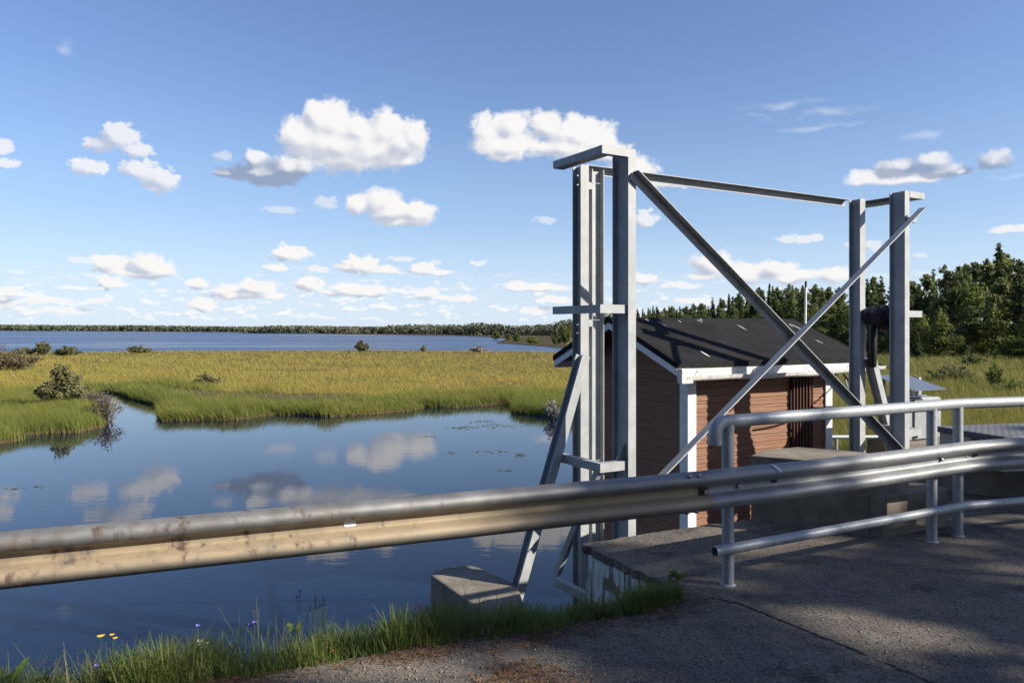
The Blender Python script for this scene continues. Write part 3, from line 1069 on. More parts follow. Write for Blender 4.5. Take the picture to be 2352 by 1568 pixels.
ZTOP = ZR - 0.13
mb = boards((U0, V0), (U1, V0), (0, -1), ZB, ZE + 0.02)
mb.box((U0, V0 + 0.001, ZB), (U1, V0 + 0.05, ZE))
mb.build('front_wall', M_BOARDS, hut)
mb = boards((U0, V1), (U0, V0), (-1, 0), ZB, ZTOP, cut=gable_cut)
mb.build('gable_wall', M_BOARDS, hut)
mb = boards((U1, V0), (U1, V1), (1, 0), ZB, ZTOP, cut=gable_cut)
mb.build('gable_wall', M_BOARDS, hut)
mb = boards((U1, V1), (U0, V1), (0, 1), ZB, ZE + 0.02)
mb.build('rear_wall', M_BOARDS, hut)
for cx, cy, sx, sy in ((U0, V0, -1, -1), (U1, V0, 1, -1), (U0, V1, -1, 1), (U1, V1, 1, 1)):
    mb = MB()
    a, b = sorted((cx + sx * 0.048, cx - sx * 0.092))
    c, d = sorted((cy + sy * 0.028, cy + sy * 0.048))
    mb.box((a, c, ZB), (b, d, ZE - 0.02))
    a, b = sorted((cx + sx * 0.028, cx + sx * 0.048))
    c, d = sorted((cy + sy * 0.0278, cy - sy * 0.10))
    mb.box((a, c, ZB), (b, d, ZE - 0.02))
    mb.build('corner_board', M_WHITE, hut, bevel=0.003)
# roof: two felted slabs with a folded edge
mb = MB()
for s in (0, 1):
    ve = RV0 if s == 0 else RV1
    a = [(RU0, ve, ZE), (RU1, ve, ZE), (RU1, VM, ZR), (RU0, VM, ZR)]
    lo = [(p[0], p[1], p[2] - 0.05) for p in a]
    f = [(0, 1, 2, 3), (7, 6, 5, 4), (0, 4, 5, 1), (1, 5, 6, 2), (3, 7, 4, 0)]
    if s:
        f = [tuple(reversed(q)) for q in f]
    mb.add(a + lo, f)
# folded strip along the eave and gables
mb.box((RU0 - 0.006, RV0 - 0.012, ZE - 0.062), (RU1 + 0.006, RV0 - 0.001, ZE + 0.008))
mb.box((RU0 - 0.006, RV1 + 0.001, ZE - 0.062), (RU1 + 0.006, RV1 + 0.012, ZE + 0.008))
for u in (RU0, RU1):
    for ve in (RV0, RV1):
        s = -1 if u == RU0 else 1
        x0, x1 = sorted((u + s * 0.001, u + s * 0.014))
        a = [(x0, ve, ZE + 0.012), (x1, ve, ZE + 0.012), (x1, VM, ZR + 0.012), (x0, VM, ZR + 0.012)]
        lo = [(p[0], p[1], p[2] - 0.075) for p in a]
        mb.add(a + lo, [(0, 1, 2, 3), (7, 6, 5, 4), (0, 4, 5, 1), (1, 5, 6, 2), (2, 6, 7, 3), (3, 7, 4, 0)])
# overlapping felt joints
for k in (0.36, 0.70):
    v = RV0 + (VM - RV0) * k
    z = ZE + (v - RV0) * SLOPE
    mb.add([(RU0, v, z + 0.005), (RU1, v, z + 0.005), (RU1, v + 0.10, z + 0.10 * SLOPE + 0.001), (RU0, v + 0.10, z + 0.10 * SLOPE + 0.001), (RU0, v, z), (RU1, v, z)], [(0, 1, 2, 3), (4, 5, 1, 0)])
roof = mb.build('roof', M_FELT, hut)
# streaks of bird lime down the felt
rr = random.Random(21)
for i in range(13):
    u = rr.uniform(RU0 + 0.2, RU1 - 0.2)
    k = rr.choice([rr.uniform(0.75, 0.95), rr.uniform(0.1, 0.9), rr.uniform(0.8, 0.97)])
    ln, wd = rr.uniform(0.05, 0.22), rr.uniform(0.006, 0.018)
    v = RV0 + (VM - RV0) * k
    pts = []
    for j in range(6):
        q = j / 5
        pts.append((q, wd * math.sin(math.pi * (0.12 + 0.8 * q)) * rr.uniform(0.6, 1.2)))
    top = [(u + w_, v - q * ln, ZE + (v - q * ln - RV0) * SLOPE + 0.008) for q, w_ in pts]
    bot = [(u - w_, v - q * ln, ZE + (v - q * ln - RV0) * SLOPE + 0.008) for q, w_ in pts]
    mb = MB()
    for j in range(5):
        mb.add([top[j], bot[j], bot[j + 1], top[j + 1]], [(0, 1, 2, 3)])
    mb.build('bird_lime', M_DROP, roof)
# white bargeboards, soffit, fascia
for u in (RU0, RU1):
    for ve, s in ((RV0, 1), (RV1, -1)):
        mb = MB()
        x0, x1 = (u + 0.003, u + 0.027) if u == RU0 else (u - 0.027, u - 0.003)
        a = [(x0, ve + s * 0.004, ZE - 0.051), (x1, ve + s * 0.004, ZE - 0.051), (x1, VM, ZR - 0.052), (x0, VM, ZR - 0.052)]
        lo = [(p[0], p[1], p[2] - 0.105) for p in a]
        mb.add(a + lo, [(0, 1, 2, 3), (7, 6, 5, 4), (0, 4, 5, 1), (1, 5, 6, 2), (2, 6, 7, 3), (3, 7, 4, 0)])
        mb.build('bargeboard', M_WHITE, hut)
MB().box((RU0 + 0.029, RV0 + 0.004, ZE - 0.20), (RU1 - 0.029, RV0 + 0.026, ZE - 0.064)).build('fascia', M_GUTTER, hut, bevel=0.003)
MB().box((RU0 + 0.029, RV1 - 0.026, ZE - 0.165), (RU1 - 0.029, RV1 - 0.004, ZE - 0.064)).build('fascia', M_WHITE, hut, bevel=0.003)
mb = MB()
for ve, s in ((RV0, 1), (RV1, -1)):
    a = [(RU0 + 0.03, ve + s * 0.03, ZE - 0.075), (RU1 - 0.03, ve + s * 0.03, ZE - 0.075), (RU1 - 0.03, VM - s * 0.001, ZR - 0.062), (RU0 + 0.03, VM - s * 0.001, ZR - 0.062)]
    mb.add(a, [(3, 2, 1, 0) if s > 0 else (0, 1, 2, 3)])
mb.build('soffit', M_BOARDS, hut)
# sagging half-round gutter, closer to the wall at the left where a bracket has gone
mb = MB()
path = []
for i in range(25):
    u = RU0 + 0.07 + (RU1 + 0.22 - RU0 - 0.07) * i / 24
    sag = -0.018 * math.exp(-((u - 2.6) / 0.35) ** 2) - 0.012 * math.sin(u * 2.1) - 0.004 * math.sin(u * 7)
    path.append((u, RV0 - 0.048 + 0.008 * math.sin(u * 3.1), ZE - 0.170 + sag + 0.007 * (u - RU0)))
rings = []
for (u, v, z) in path:
    o_, i_ = [], []
    for k in range(13):
        a_ = math.pi + math.pi * k / 12
        o_.append((u, v + 0.052 * math.cos(a_), z + 0.062 * math.sin(a_)))
        i_.append((u, v + 0.046 * math.cos(a_), z + 0.055 * math.sin(a_)))
    rim = (u, v - 0.060, z + 0.006)
    rings.append([rim] + o_ + i_[::-1])
mb.sweep(path, lambda i: rings[i])
gut = mb.build('gutter', M_GUTTER, hut)
for u in (1.75, 2.72, 3.7, 4.6):
    MB().tube([(u, RV0 + 0.002, ZE - 0.10), (u, RV0 - 0.05, ZE - 0.15), (u, RV0 - 0.105, ZE - 0.168)], 0.006, 6).build('gutter_bracket', M_GUTTER, gut)
# broken white end block under the left eave corner
MB().poly([(RU0 - 0.01, RV0 - 0.10), (RU0 + 0.17, RV0 - 0.10), (RU0 + 0.17, RV0 - 0.014), (RU0 - 0.01, RV0 - 0.014)], ZE - 0.245, ZE - 0.066).build('eave_block', M_GUTTER, hut, bevel=0.012)
# barred window
win = MB().box((3.66, V0 - 0.034, -0.35), (4.08, V0 - 0.0275, ZE - 0.11)).build('window', M_DARK, hut)
rod_x = [3.68 + 0.38 * i / 6 for i in range(7)]
for x in rod_x:
    MB().tube([(x, V0 - 0.072, -0.37), (x, V0 - 0.072, ZE - 0.10)], 0.0145, 10).build('window_bar', M_RODS, win)
for z in (-0.28, 0.52):
    MB().box((3.655, V0 - 0.055, z), (4.085, V0 - 0.0495, z + 0.03)).build('window_crossbar', M_RODS, win)
# conduit under the eave with a cable drooping over to the gantry
mb = MB()
mb.tube([(3.55, V0 - 0.06, 1.36), (3.7, V0 - 0.10, 1.31), (4.5, V0 - 0.08, 1.22)], 0.014, 8)
mb.tube([(4.5, V0 - 0.08, 1.23), (4.62, V0 - 0.10, 1.33), (4.68, V0 - 0.13, 1.24), (4.70, V0 - 0.2, 1.16)], 0.012, 8)
mb.build('conduit', M_BLACK_RUBBER, hut)
mb = MB()
pts = []
for i in range(11):
    q = i / 10
    pts.append((4.68 + (3.80 - 4.68) * q, V0 - 0.13 + (0.20 - V0 + 0.13) * q, 1.20 + 0.06 * q - 0.16 * math.sin(math.pi * q)))
mb.tube(pts, 0.013, 8)
mb.build('cable', M_PIPE, hut)
MB().poly([(U0 - 0.02, V0 + 0.02), (U1 + 0.02, V0 + 0.02), (U1 + 0.02, V1 + 0.02), (U0 - 0.02, V1 + 0.02)], -3.2, ZB - 0.003).build('foundation', M_CONCRETE, hut)

# mast behind the roof
mz = 13.9
mx = (1846 - 1176) / 1778 * mz
mast = empty('antenna_mast', (mx, mz, -1.0), 0, 'thin white mast with a black tip rising behind the hut roof', 'mast')
top = Vector((0.035, 0, EYE + (756 - 660) * mz / 1778 + 1.0))
MB().tube([(0, 0, 0), top], 0.021, 12).build('pole', M_WHITE, mast)
MB().tube([top + Vector((0, 0, 0.002)), top + Vector((0.004, 0, 0.11))], 0.0195, 12).build('tip', M_BLACK_RUBBER, mast)

# low pipe rail between hut and gantry, at the back
rail = empty('low_handrail', (0, 0, 0), 0, 'low grey pipe handrail behind the right-hand gantry columns', 'handrail')
pa, pb = Vector((5.36, 13.2, 0.066)), Vector((7.2, 13.6, 0.01))
MB().tube([pa, pb], 0.034, 12).build('top_rail', M_PIPE, rail)
for q in (0.1, 0.95):
    p = pa.lerp(pb, q)
    MB().tube([p - Vector((0, 0, 0.034)), Vector((p.x, p.y, -1.75))], 0.03, 12).build('post', M_PIPE, rail)

# ------------------------------------------------------------------ pipe railing and guardrail
P1, P2, P3 = Vector((1.608, 5.765, 0)), Vector((3.761, 6.936, 0)), Vector((4.105, 7.127, 0))
d1 = (P2 - P1).normalized()
d2 = Vector((0.956, 0.292, 0)).normalized()
PR = 0.0445
rail = empty('pipe_railing', P1, 0, 'grey painted pipe railing with a bent end standing on the asphalt bridge deck', 'railing')


def rel(v):
    return v - P1


zt, zl = 1.215, 0.285
end = P1 - d1 * 0.045
pts = [end - d1 * 0.085 + Vector((0, 0, zt - 0.165))]
for k in range(0, 8):
    a_ = k / 7 * math.pi / 2
    pts.append(end + Vector((0, 0, zt)) + d1 * (-0.085 + 0.10 * (1 - math.cos(a_))) + Vector((0, 0, -0.10 + 0.10 * math.sin(a_))))
pts += [P1 + Vector((0, 0, zt)) + d1 * (0.4 * i) for i in range(1, 6)]
pts += [P2 + Vector((0, 0, zt)), P3 - d1 * 0.02 + Vector((0, 0, zt)), P3 + d2 * 0.1 + Vector((0, 0, zt)), P3 + d2 * 1.2 + Vector((0, 0, zt)), P3 + d2 * 6 + Vector((0, 0, zt))]
MB().tube([rel(p) for p in pts], PR + 0.004, 20).build('top_rail', M_PIPE, rail)
off = Vector((0.477, -0.879, 0)) * 0.0
a = P1 - d1 * 0.185 + Vector((0, 0, zl))
mb = MB().pipe_open(rel(a), rel(P3 + Vector((0, 0, zl))), 0.038)
mb.tube([rel(P3 + Vector((0, 0, zl))), rel(P3 + d2 * 6 + Vector((0, 0, zl)))], 0.0378, 18)
nrm = Vector((d1.y, -d1.x, 0))
br = mb.build('lower_rail', M_PIPE, rail)
br.location = nrm * 0.055
for P in (P1, P2, P3, P3 + d2 * 2.6):
    post = MB().tube([rel(P) + Vector((0, 0, -0.05)), rel(P) + Vector((0, 0, zt - 0.02))], PR, 18).build('post', M_PIPE, rail)
    mb = MB()
    n_ = 16
    ring0 = [rel(P) + Vector((math.cos(k / n_ * 6.283) * (0.060 + 0.010 * math.sin(k * 2.7)), math.sin(k / n_ * 6.283) * (0.058 + 0.010 * math.cos(k * 3.9)), 0.001)) for k in range(n_)]
    ring1 = [rel(P) + Vector((math.cos(k / n_ * 6.283) * 0.047, math.sin(k / n_ * 6.283) * 0.046, 0.014)) for k in range(n_)]
    mb.add(ring0 + ring1, [(k, (k + 1) % n_, n_ + (k + 1) % n_, n_ + k) for k in range(n_)], True)
    mb.build('weld_collar', M_PIPE, post)

guard = empty('guardrail', (0, 0, 0), 0, 'two-wave steel guardrail across the foreground, stained at left, clean grey at right', 'guardrail')
GZ = 0.592
HW = [(0.006, 0.0), (0.022, 0.004), (0.055, 0.022), (0.076, 0.048), (0.079, 0.072), (0.066, 0.094), (0.038, 0.110), (0.012, 0.118), (0.002, 0.128),
      (0.0, 0.155), (0.004, 0.176), (0.030, 0.186), (0.062, 0.202), (0.078, 0.226), (0.077, 0.250), (0.060, 0.274), (0.028, 0.288), (0.006, 0.292)]


def chaikin(p):
    out = [p[0]]
    for a_, b_ in zip(p[:-1], p[1:]):
        out += [(a_[0] * .75 + b_[0] * .25, a_[1] * .75 + b_[1] * .25), (a_[0] * .25 + b_[0] * .75, a_[1] * .25 + b_[1] * .75)]
    return out + [p[-1]]


HW = chaikin(HW)


def guard_beam(path, m, t=0.004):
    """path: list of (x, y); profile swells to the right of the path (towards the road)"""
    pts = [Vector((p[0], p[1], 0)) for p in path]
    rings = []
    for i, p in enumerate(pts):
        d_ = (pts[min(i + 1, len(pts) - 1)] - pts[max(i - 1, 0)]).normalized()
        nn = Vector((d_.y, -d_.x, 0))
        dip = -0.016 * math.sin(math.pi * min(1.0, max(0.0, (p.x - 1.43) / 3.22)))
        fr = [p + nn * q[0] + Vector((0, 0, GZ + dip + q[1])) for q in HW]
        bk = [p + nn * (q[0] - t) + Vector((0, 0, GZ + dip + q[1])) for q in HW]
        rings.append(fr + bk[::-1])
    mb = MB().sweep(pts, lambda i: rings[i])
    return mb.build('rail_beam', m, guard)


def along(p, q, step=0.35):
    p, q = Vector(p), Vector(q)
    n_ = max(1, int((q - p).length / step))
    return [tuple(p.lerp(q, i / n_)) for i in range(n_)]


off = nrm.to_2d() * 0.052
g1 = Vector((1.428, 5.53)) - nrm.to_2d() * 0.062
gl_end = Vector((-2.62, 3.885))
gl_dir = (g1 - gl_end).normalized()
left_path = along(g1 - gl_dir * 7.6, g1) + [tuple(g1), tuple(g1 + (P1.to_2d() + off - g1).normalized() * 0.02)]
o = guard_beam([(p[0] + nrm.x * 0.005, p[1] + nrm.y * 0.005) for p in left_path], M_GALV_OLD)
o['label'] = 'older rail length with ochre and rust stains'
g3 = P3.to_2d() + off
right_path = along(g1 - gl_dir * 0.3, g1) + along(g1, P1.to_2d() + off, 0.1) + along(P1.to_2d() + off, g3 - d1.to_2d() * 0.25) + [tuple(g3 - d1.to_2d() * 0.25), tuple(g3 + d2.to_2d() * 0.1)] + along(g3 + d2.to_2d() * 0.35, g3 + d2.to_2d() * 0.58) + [tuple(g3 + d2.to_2d() * 0.58)]
o = guard_beam(right_path, M_GALV)
o['label'] = 'newer clean grey rail length'
g4 = g3 + d2.to_2d() * 0.52 + nrm.to_2d() * -0.006
o = guard_beam(along(g4, g4 + d2.to_2d() * 6), M_GALV)


def on_rail(p2, z, out, r, name, m, ln=0.012, squash=1.0):
    p = Vector((p2[0], p2[1], GZ + z)) + nrm * out
    MB().tube([p - nrm * 0.01, p + nrm * ln * 0.3, p + nrm * ln * 0.8, p + nrm * ln], [r, r, r * 0.7, r * 0.2], 14).build(name, m, guard)


# button-head bolts into the posts
for P in (P1 + d1 * 0.045, P2 + d1 * 0.05, P3 + d1 * 0.02):
    on_rail(P.to_2d() + off, 0.146, 0.004, 0.019, 'bolt', M_ALU, 0.018)
# joint: washer plate and hexagon bolt in the trough, bolt heads over the waves
j = g1 + gl_dir * -0.03
jn = Vector((gl_dir.y, -gl_dir.x, 0))
pl = Vector((j.x, j.y, GZ + 0.147)) + jn * 0.016
ax = Vector((gl_dir.x, gl_dir.y, 0))
MB().beam(pl - ax * 0.036, pl + ax * 0.036, [(-0.036, 0), (0.036, 0), (0.036, 0.006), (-0.036, 0.006)], (0, 0, 1)).build('washer_plate', M_RUSTY, guard)
MB().tube([pl + jn * 0.004, pl + jn * 0.030], 0.019, 6, smooth=False).build('bolt', M_BOLT, guard)
for s_ in (0.11, 0.19):
    q = g1 - gl_dir * s_
    p = Vector((q.x, q.y, GZ + 0.277)) + jn * 0.062
    nn = (jn * 0.55 + Vector((0, 0, 1))).normalized()
    MB().tube([p - nn * 0.008, p + nn * 0.005, p + nn * 0.011, p + nn * 0.013], [0.021, 0.021, 0.015, 0.004], 14).build('bolt', M_BOLT, guard)
    p = Vector((q.x, q.y, GZ + 0.012)) + jn * 0.040
    nn = (jn * 0.5 - Vector((0, 0, 1))).normalized()
    MB().tube([p - nn * 0.008, p + nn * 0.006, p + nn * 0.012], [0.020, 0.020, 0.006], 14).build('bolt', M_BOLT, guard)


def slot(p2, d, nn, out, z, ln, h, name, m):
    c = Vector((p2[0], p2[1], GZ + z)) + nn * out
    dd = Vector((d[0], d[1], 0))
    pts = []
    for k in range(16):
        a_ = k / 16 * 2 * math.pi
        cx, cz = math.cos(a_), math.sin(a_)
        pts.append(c + dd * (math.copysign(ln / 2 - h / 2, cx) + cx * h / 2) + Vector((0, 0, cz * h / 2)))
    MB().add(pts, [tuple(range(16))]).build(name, m, guard)


# open slots: a pale reflector plate in the left rail, dark holes in the right one
q = gl_end + gl_dir * 1.80
slot(q, gl_dir, jn, 0.0085, 0.158, 0.075, 0.034, 'reflector', M_WHITE)
for P, s_ in ((P1, 0.42), (P3, 0.30)):
    q = P.to_2d() + off + d1.to_2d() * s_ if P is P1 else P3.to_2d() + off + d2.to_2d() * 0.14
    slot(q, d1, nrm, 0.0075, 0.150, 0.062, 0.026, 'slot', M_DARK)
# flake of pale paint over the right wave
q = P1.to_2d() + off + d1.to_2d() * 0.36
mb = MB()
pts_a, pts_b = [], []
for k in range(8):
    t_ = k / 7
    zz = 0.287 - 0.055 * t_
    oo = float(np.interp(zz, [p[1] for p in HW], [p[0] for p in HW])) + 0.0035
    cc = Vector((q.x, q.y, GZ + zz)) + nrm * oo + d1 * (0.05 * t_)
    w_ = 0.016 * math.sin(math.pi * (0.1 + 0.8 * t_)) + 0.003
    pts_a.append(cc - d1 * w_)
    pts_b.append(cc + d1 * w_)
for k in range(7):
    mb.add([pts_a[k], pts_b[k], pts_b[k + 1], pts_a[k + 1]], [(3, 2, 1, 0)], True)
mb.build('paint_flake', M_WHITE, guard)
# a buried post outside the frame holds the left length up
MB().box((-4.02, 3.22, -0.6), (-3.92, 3.32, GZ + 0.25)).build('post', M_GALV, guard)

# ------------------------------------------------------------------ concrete pieces
Q1 = (2.367, 7.68)
blk = MB().poly([Q1, (3.28, 7.13), (3.86, 7.52), (3.46, 8.02), (3.03, 8.24), (2.62, 8.02)], -0.06, 0.65).build('concrete_block', M_CONCRETE, bevel=0.015)
tag(blk, 'tall grey concrete block with a flat top behind the guardrail in front of the hut', 'concrete block')
ld = Vector((0.825, 0.42)).normalized()
ln = Vector((-ld.y, ld.x))
c0 = Vector((3.379, 7.055))
pp = [c0, c0 + ld * 0.925, c0 + ld * 0.925 + ln * 0.42, c0 + ln * 0.30 - ld * 0.10]
blk = MB().poly([tuple(p) for p in pp], -0.05, 0.373).build('concrete_step', M_CONCRETE, bevel=0.012)
tag(blk, 'low concrete step with sunlit front face, right beside the pipe railing posts', 'concrete block')
w0, w1 = Vector((4.75, 9.35)), Vector((6.6, 8.05))
wd = (w1 - w0).normalized()
wn = Vector((-wd.y, wd.x))
blk = MB().poly([tuple(w0), tuple(w1), tuple(w1 + wn * 0.5), tuple(w0 + wn * 0.5)], -0.4, 0.36).build('concrete_wall', M_CONCRETE, bevel=0.012)
tag(blk, 'low concrete wall below the metal box at the right edge, behind the railing', 'concrete wall')
pier = MB()
pv = Vector((0.483, -0.875))
pw = Vector((0.80, 0.60))
n0_ = Vector((-0.865, 8.22))
# rounded upstream nose, long body running under the bridge
plan = [n0_ + pv * 1.5, Vector((0.14, 7.10)), Vector((0.05, 7.92)), Vector((-0.03, 8.01)), Vector((-0.36, 8.46)), Vector((-0.42, 8.52)), Vector((-0.50, 8.55)), Vector((-0.62, 8.52)), Vector((-0.75, 8.43)), Vector((-0.84, 8.32)), n0_]
pier = MB().poly([tuple(p) for p in plan], -3.2, -0.70).build('bridge_pier', M_CONCRETE, bevel=0.02)
tag(pier, 'concrete pier with a rounded nose standing in the dark river water', 'bridge pier')
o = MB().poly([(GO[0] + 3.0, GO[1] + 1.75), (GO[0] + 5.6, GO[1] + 1.9), (GO[0] + 6.6, GO[1] + 5.2), (GO[0] + 3.6, GO[1] + 4.4)], -3.2, -0.35).build('gantry_footing', M_CONCRETE, bevel=0.02)
tag(o, 'concrete footing under the right-hand gantry columns behind the guardrail', 'footing')

# metal box with a checkered lid
box = empty('metal_box', (5.27, 8.30, 0.0), R(14), 'grey metal box with checkered lid and rusty latch behind the railing', 'metal box')
MB().box((0.035, 0.03, 0.362), (1.6, 0.92, 0.676)).build('body', M_CABINET, box, bevel=0.006)
MB().box((0.0, 0.0, 0.68), (1.64, 0.95, 0.75)).build('lid', M_GRATING, box, bevel=0.015)
mb = MB().box((0.014, 0.34, 0.53), (0.0338, 0.44, 0.672)).box((-0.004, 0.37, 0.50), (0.0135, 0.42, 0.60))
mb.tube([(0.0, 0.36, 0.55), (-0.012, 0.30, 0.53), (-0.012, 0.25, 0.58)], 0.007, 8)
mb.build('latch', M_RUSTY, box)

# electric cabinet with a rain roof
cz = 11.0
cab = empty('electric_cabinet', ((2092 - 1176) / 1778 * cz, cz + 0.15, 0.0), R(27), 'pale grey electrical cabinet under a tilted metal rain roof, right of the gantry', 'cabinet')
MB().box((0.0, 0.02, 0.29), (0.80, 0.42, 0.895)).build('body', M_CABINET, cab, bevel=0.008)
MB().box((0.20, -0.008, 0.305), (0.79, 0.0185, 0.88)).build('door', M_CABINET, cab, bevel=0.006)
for z in (0.34, 0.82):
    MB().box((0.215, -0.022, z - 0.016), (0.245, -0.0085, z + 0.016)).build('hinge', M_BLACK_RUBBER, cab)
mb = MB()
for z in np.arange(0.42, 0.56, 0.022):
    mb.box((-0.004, 0.16, z), (-0.0005, 0.30, z + 0.010))
mb.build('vent', M_DARK, cab)
MB().box((-0.03, 0.05, 0.905), (0.55, 0.30, 0.93)).build('gland_plate', M_ALU, cab)
for x in (0.30, 0.42):
    MB().tube([(x, 0.12, 0.931), (x, 0.12, 0.985)], 0.026, 12).build('cable_gland', M_WHITE, cab)
mb = MB()
for x0_, x1_, h_ in ((0.30, 0.02, 0.17), (0.10, -0.02, 0.16), (0.14, 0.03, 0.12)):
    mb.tube([(x0_ + (x1_ - x0_) * (0.5 - 0.5 * math.cos(k / 8 * math.pi)), 0.14 + 0.03 * k / 8, 0.935 + h_ * math.sin(k / 8 * math.pi)) for k in range(9)], 0.013, 8)
mb.build('cable', M_BLACK_RUBBER, cab)
MB().box((-0.06, 0.34, -0.35), (0.02, 0.40, 1.17)).box((0.78, 0.34, -0.35), (0.84, 0.40, 1.17)).build('support_post', M_CABINET, cab)
a = [(-0.10, 0.46, 1.21), (0.56, 0.46, 1.21), (0.72, -0.20, 1.035), (0.06, -0.20, 1.035)]
a = [(-0.10, 0.44, 1.215), (0.60, 0.44, 1.215), (0.60, -0.22, 1.035), (-0.10, -0.22, 1.035)]
mb = MB().add(a + [(p[0], p[1], p[2] - 0.004) for p in a], [(3, 2, 1, 0), (4, 5, 6, 7), (0, 1, 5, 4), (1, 2, 6, 5), (2, 3, 7, 6), (3, 0, 4, 7)])
mb.build('rain_roof', M_ALU, cab)
o = MB().poly([(cab.location.x - 0.15, 11.0), (cab.location.x + 1.1, 11.5), (cab.location.x + 0.9, 12.1), (cab.location.x - 0.4, 11.5)], -1.9, 0.28).build('cabinet_plinth', M_CONCRETE, bevel=0.02)
tag(o, 'concrete plinth under the grey electrical cabinet', 'plinth')

# ------------------------------------------------------------------ vegetation
def in_poly(px, py, ring_):
    px, py = np.asarray(px), np.asarray(py)
    ins = np.zeros(px.shape, bool)
    n_ = len(ring_)
    for i in range(n_):
        x0, y0 = ring_[i]
        x1, y1 = ring_[(i + 1) % n_]
        c_ = ((y0 > py) != (y1 > py))
        xx = (x1 - x0) * (py - y0) / ((y1 - y0) if abs(y1 - y0) > 1e-12 else 1e-12) + x0
        ins ^= c_ & (px < xx)
    return ins


def seg_dist(px, py, line):
    d_ = np.full(np.shape(px), 1e9)
    for (x0, y0), (x1, y1) in zip(line[:-1], line[1:]):
        vx, vy = x1 - x0, y1 - y0
        tt = np.clip(((px - x0) * vx + (py - y0) * vy) / (vx * vx + vy * vy + 1e-12), 0, 1)
        d_ = np.minimum(d_, np.hypot(px - x0 - tt * vx, py - y0 - tt * vy))
    return d_


def value_noise(x, y, seed=0):
    """smooth 2D noise 0..1 for numpy arrays"""
    def h(i, j):
        v = np.sin(i * 127.1 + j * 311.7 + seed * 74.7) * 43758.5453
        return v - np.floor(v)
    xi, yi = np.floor(x), np.floor(y)
    fx, fy = x - xi, y - yi
    fx, fy = fx * fx * (3 - 2 * fx), fy * fy * (3 - 2 * fy)
    return (h(xi, yi) * (1 - fx) + h(xi + 1, yi) * fx) * (1 - fy) + (h(xi, yi + 1) * (1 - fx) + h(xi + 1, yi + 1) * fx) * fy


def fbm(x, y, seed=0):
    return 0.55 * value_noise(x, y, seed) + 0.28 * value_noise(2.1 * x, 2.1 * y, seed + 1) + 0.17 * value_noise(4.3 * x, 4.3 * y, seed + 2)


def blades_far(x, y, z, h, w, lean=0.35, seed=1, wind=(-0.25, 0.05)):
    """three-point blades"""
    rn = np.random.default_rng(seed)
    n_ = len(x)
    a_ = rn.uniform(0, 2 * np.pi, n_)
    # broad side turned roughly to all directions
    dx, dy = np.cos(a_) * w * 0.5, np.sin(a_) * w * 0.5
    la = rn.uniform(0, 2 * np.pi, n_)
    lx = np.cos(la) * lean * h * rn.uniform(0.2, 1, n_) + wind[0] * h
    ly = np.sin(la) * lean * h * rn.uniform(0.2, 1, n_) + wind[1] * h
    v = np.empty((n_, 3, 3))
    v[:, 0] = np.stack([x - dx, y - dy, z], 1)
    v[:, 1] = np.stack([x + dx, y + dy, z], 1)
    v[:, 2] = np.stack([x + lx, y + ly, z + h], 1)
    return v.reshape(-1, 3), np.arange(n_ * 3).reshape(-1, 3)


def blades_near(x, y, z, h, w, lean, seed=1, segs=3, tilt=None):
    """curved blades, segs quads each"""
    rn = np.random.default_rng(seed)
    n_ = len(x)
    a_ = rn.uniform(0, 2 * np.pi, n_)
    if tilt is not None:
        a_ = np.where(rn.uniform(0, 1, n_) < 0.55, tilt + rn.normal(0, 0.7, n_), a_)
    ux, uy = np.cos(a_), np.sin(a_)
    sx, sy = -uy, ux
    vs_ = []
    for k in range(segs + 1):
        q = k / segs
        r_ = lean * h * q ** 1.8
        zz = z + h * (q - 0.28 * lean * q ** 2.2)
        ww = w * 0.5 * (1 - q) ** 0.6 + 0.0006
        cx, cy = x + ux * r_, y + uy * r_
        vs_.append(np.stack([cx - sx * ww, cy - sy * ww, zz], 1))
        vs_.append(np.stack([cx + sx * ww, cy + sy * ww, zz], 1))
    v = np.stack(vs_, 1).reshape(-1, 3)
    b_ = (np.arange(n_) * (2 * (segs + 1)))[:, None]
    f = np.concatenate([b_ + np.array([[2 * k, 2 * k + 1, 2 * k + 3, 2 * k + 2]]) for k in range(segs)], 0)
    return v, f


def grass_mat(name, cols, scale, big=0.1, trans=0.3):
    """sedge: hue drifts in patches across the marsh and from blade to blade"""
    m = bpy.data.materials.new(name)
    m.use_nodes = True
    t = NT(m.node_tree)
    b = t.n['Principled BSDF']
    pos = t.new('ShaderNodeNewGeometry').outputs['Position']
    rnd = t.new('ShaderNodeNewGeometry').outputs['Random Per Island']
    n1 = t.noise(pos, big, 4, 0.6)
    n2 = t.noise(pos, scale, 3, 0.6)
    c = t.mix(t.ss(n1, 0.36, 0.64), cols[0], cols[1])
    c = t.mix(t.ss(n2, 0.40, 0.72, 0, 0.8), c, cols[2])
    c = t.mix(t.ss(rnd, 0.55, 1.0, 0, 0.6), c, cols[3])
    t.link(c, b.inputs['Base Color'])
    b.inputs['Roughness'].default_value = 0.6
    b.inputs['Specular IOR Level'].default_value = 0.2
    tr = t.new('ShaderNodeBsdfTranslucent')
    t.link(c, tr.inputs[0])
    mx = t.new('ShaderNodeMixShader')
    mx.inputs[0].default_value = trans + 0.12
    t.link(b.outputs[0], mx.inputs[1])
    t.link(tr.outputs[0], mx.inputs[2])
    t.link(mx.outputs[0], t.n['Material Output'].inputs[0])
    return m


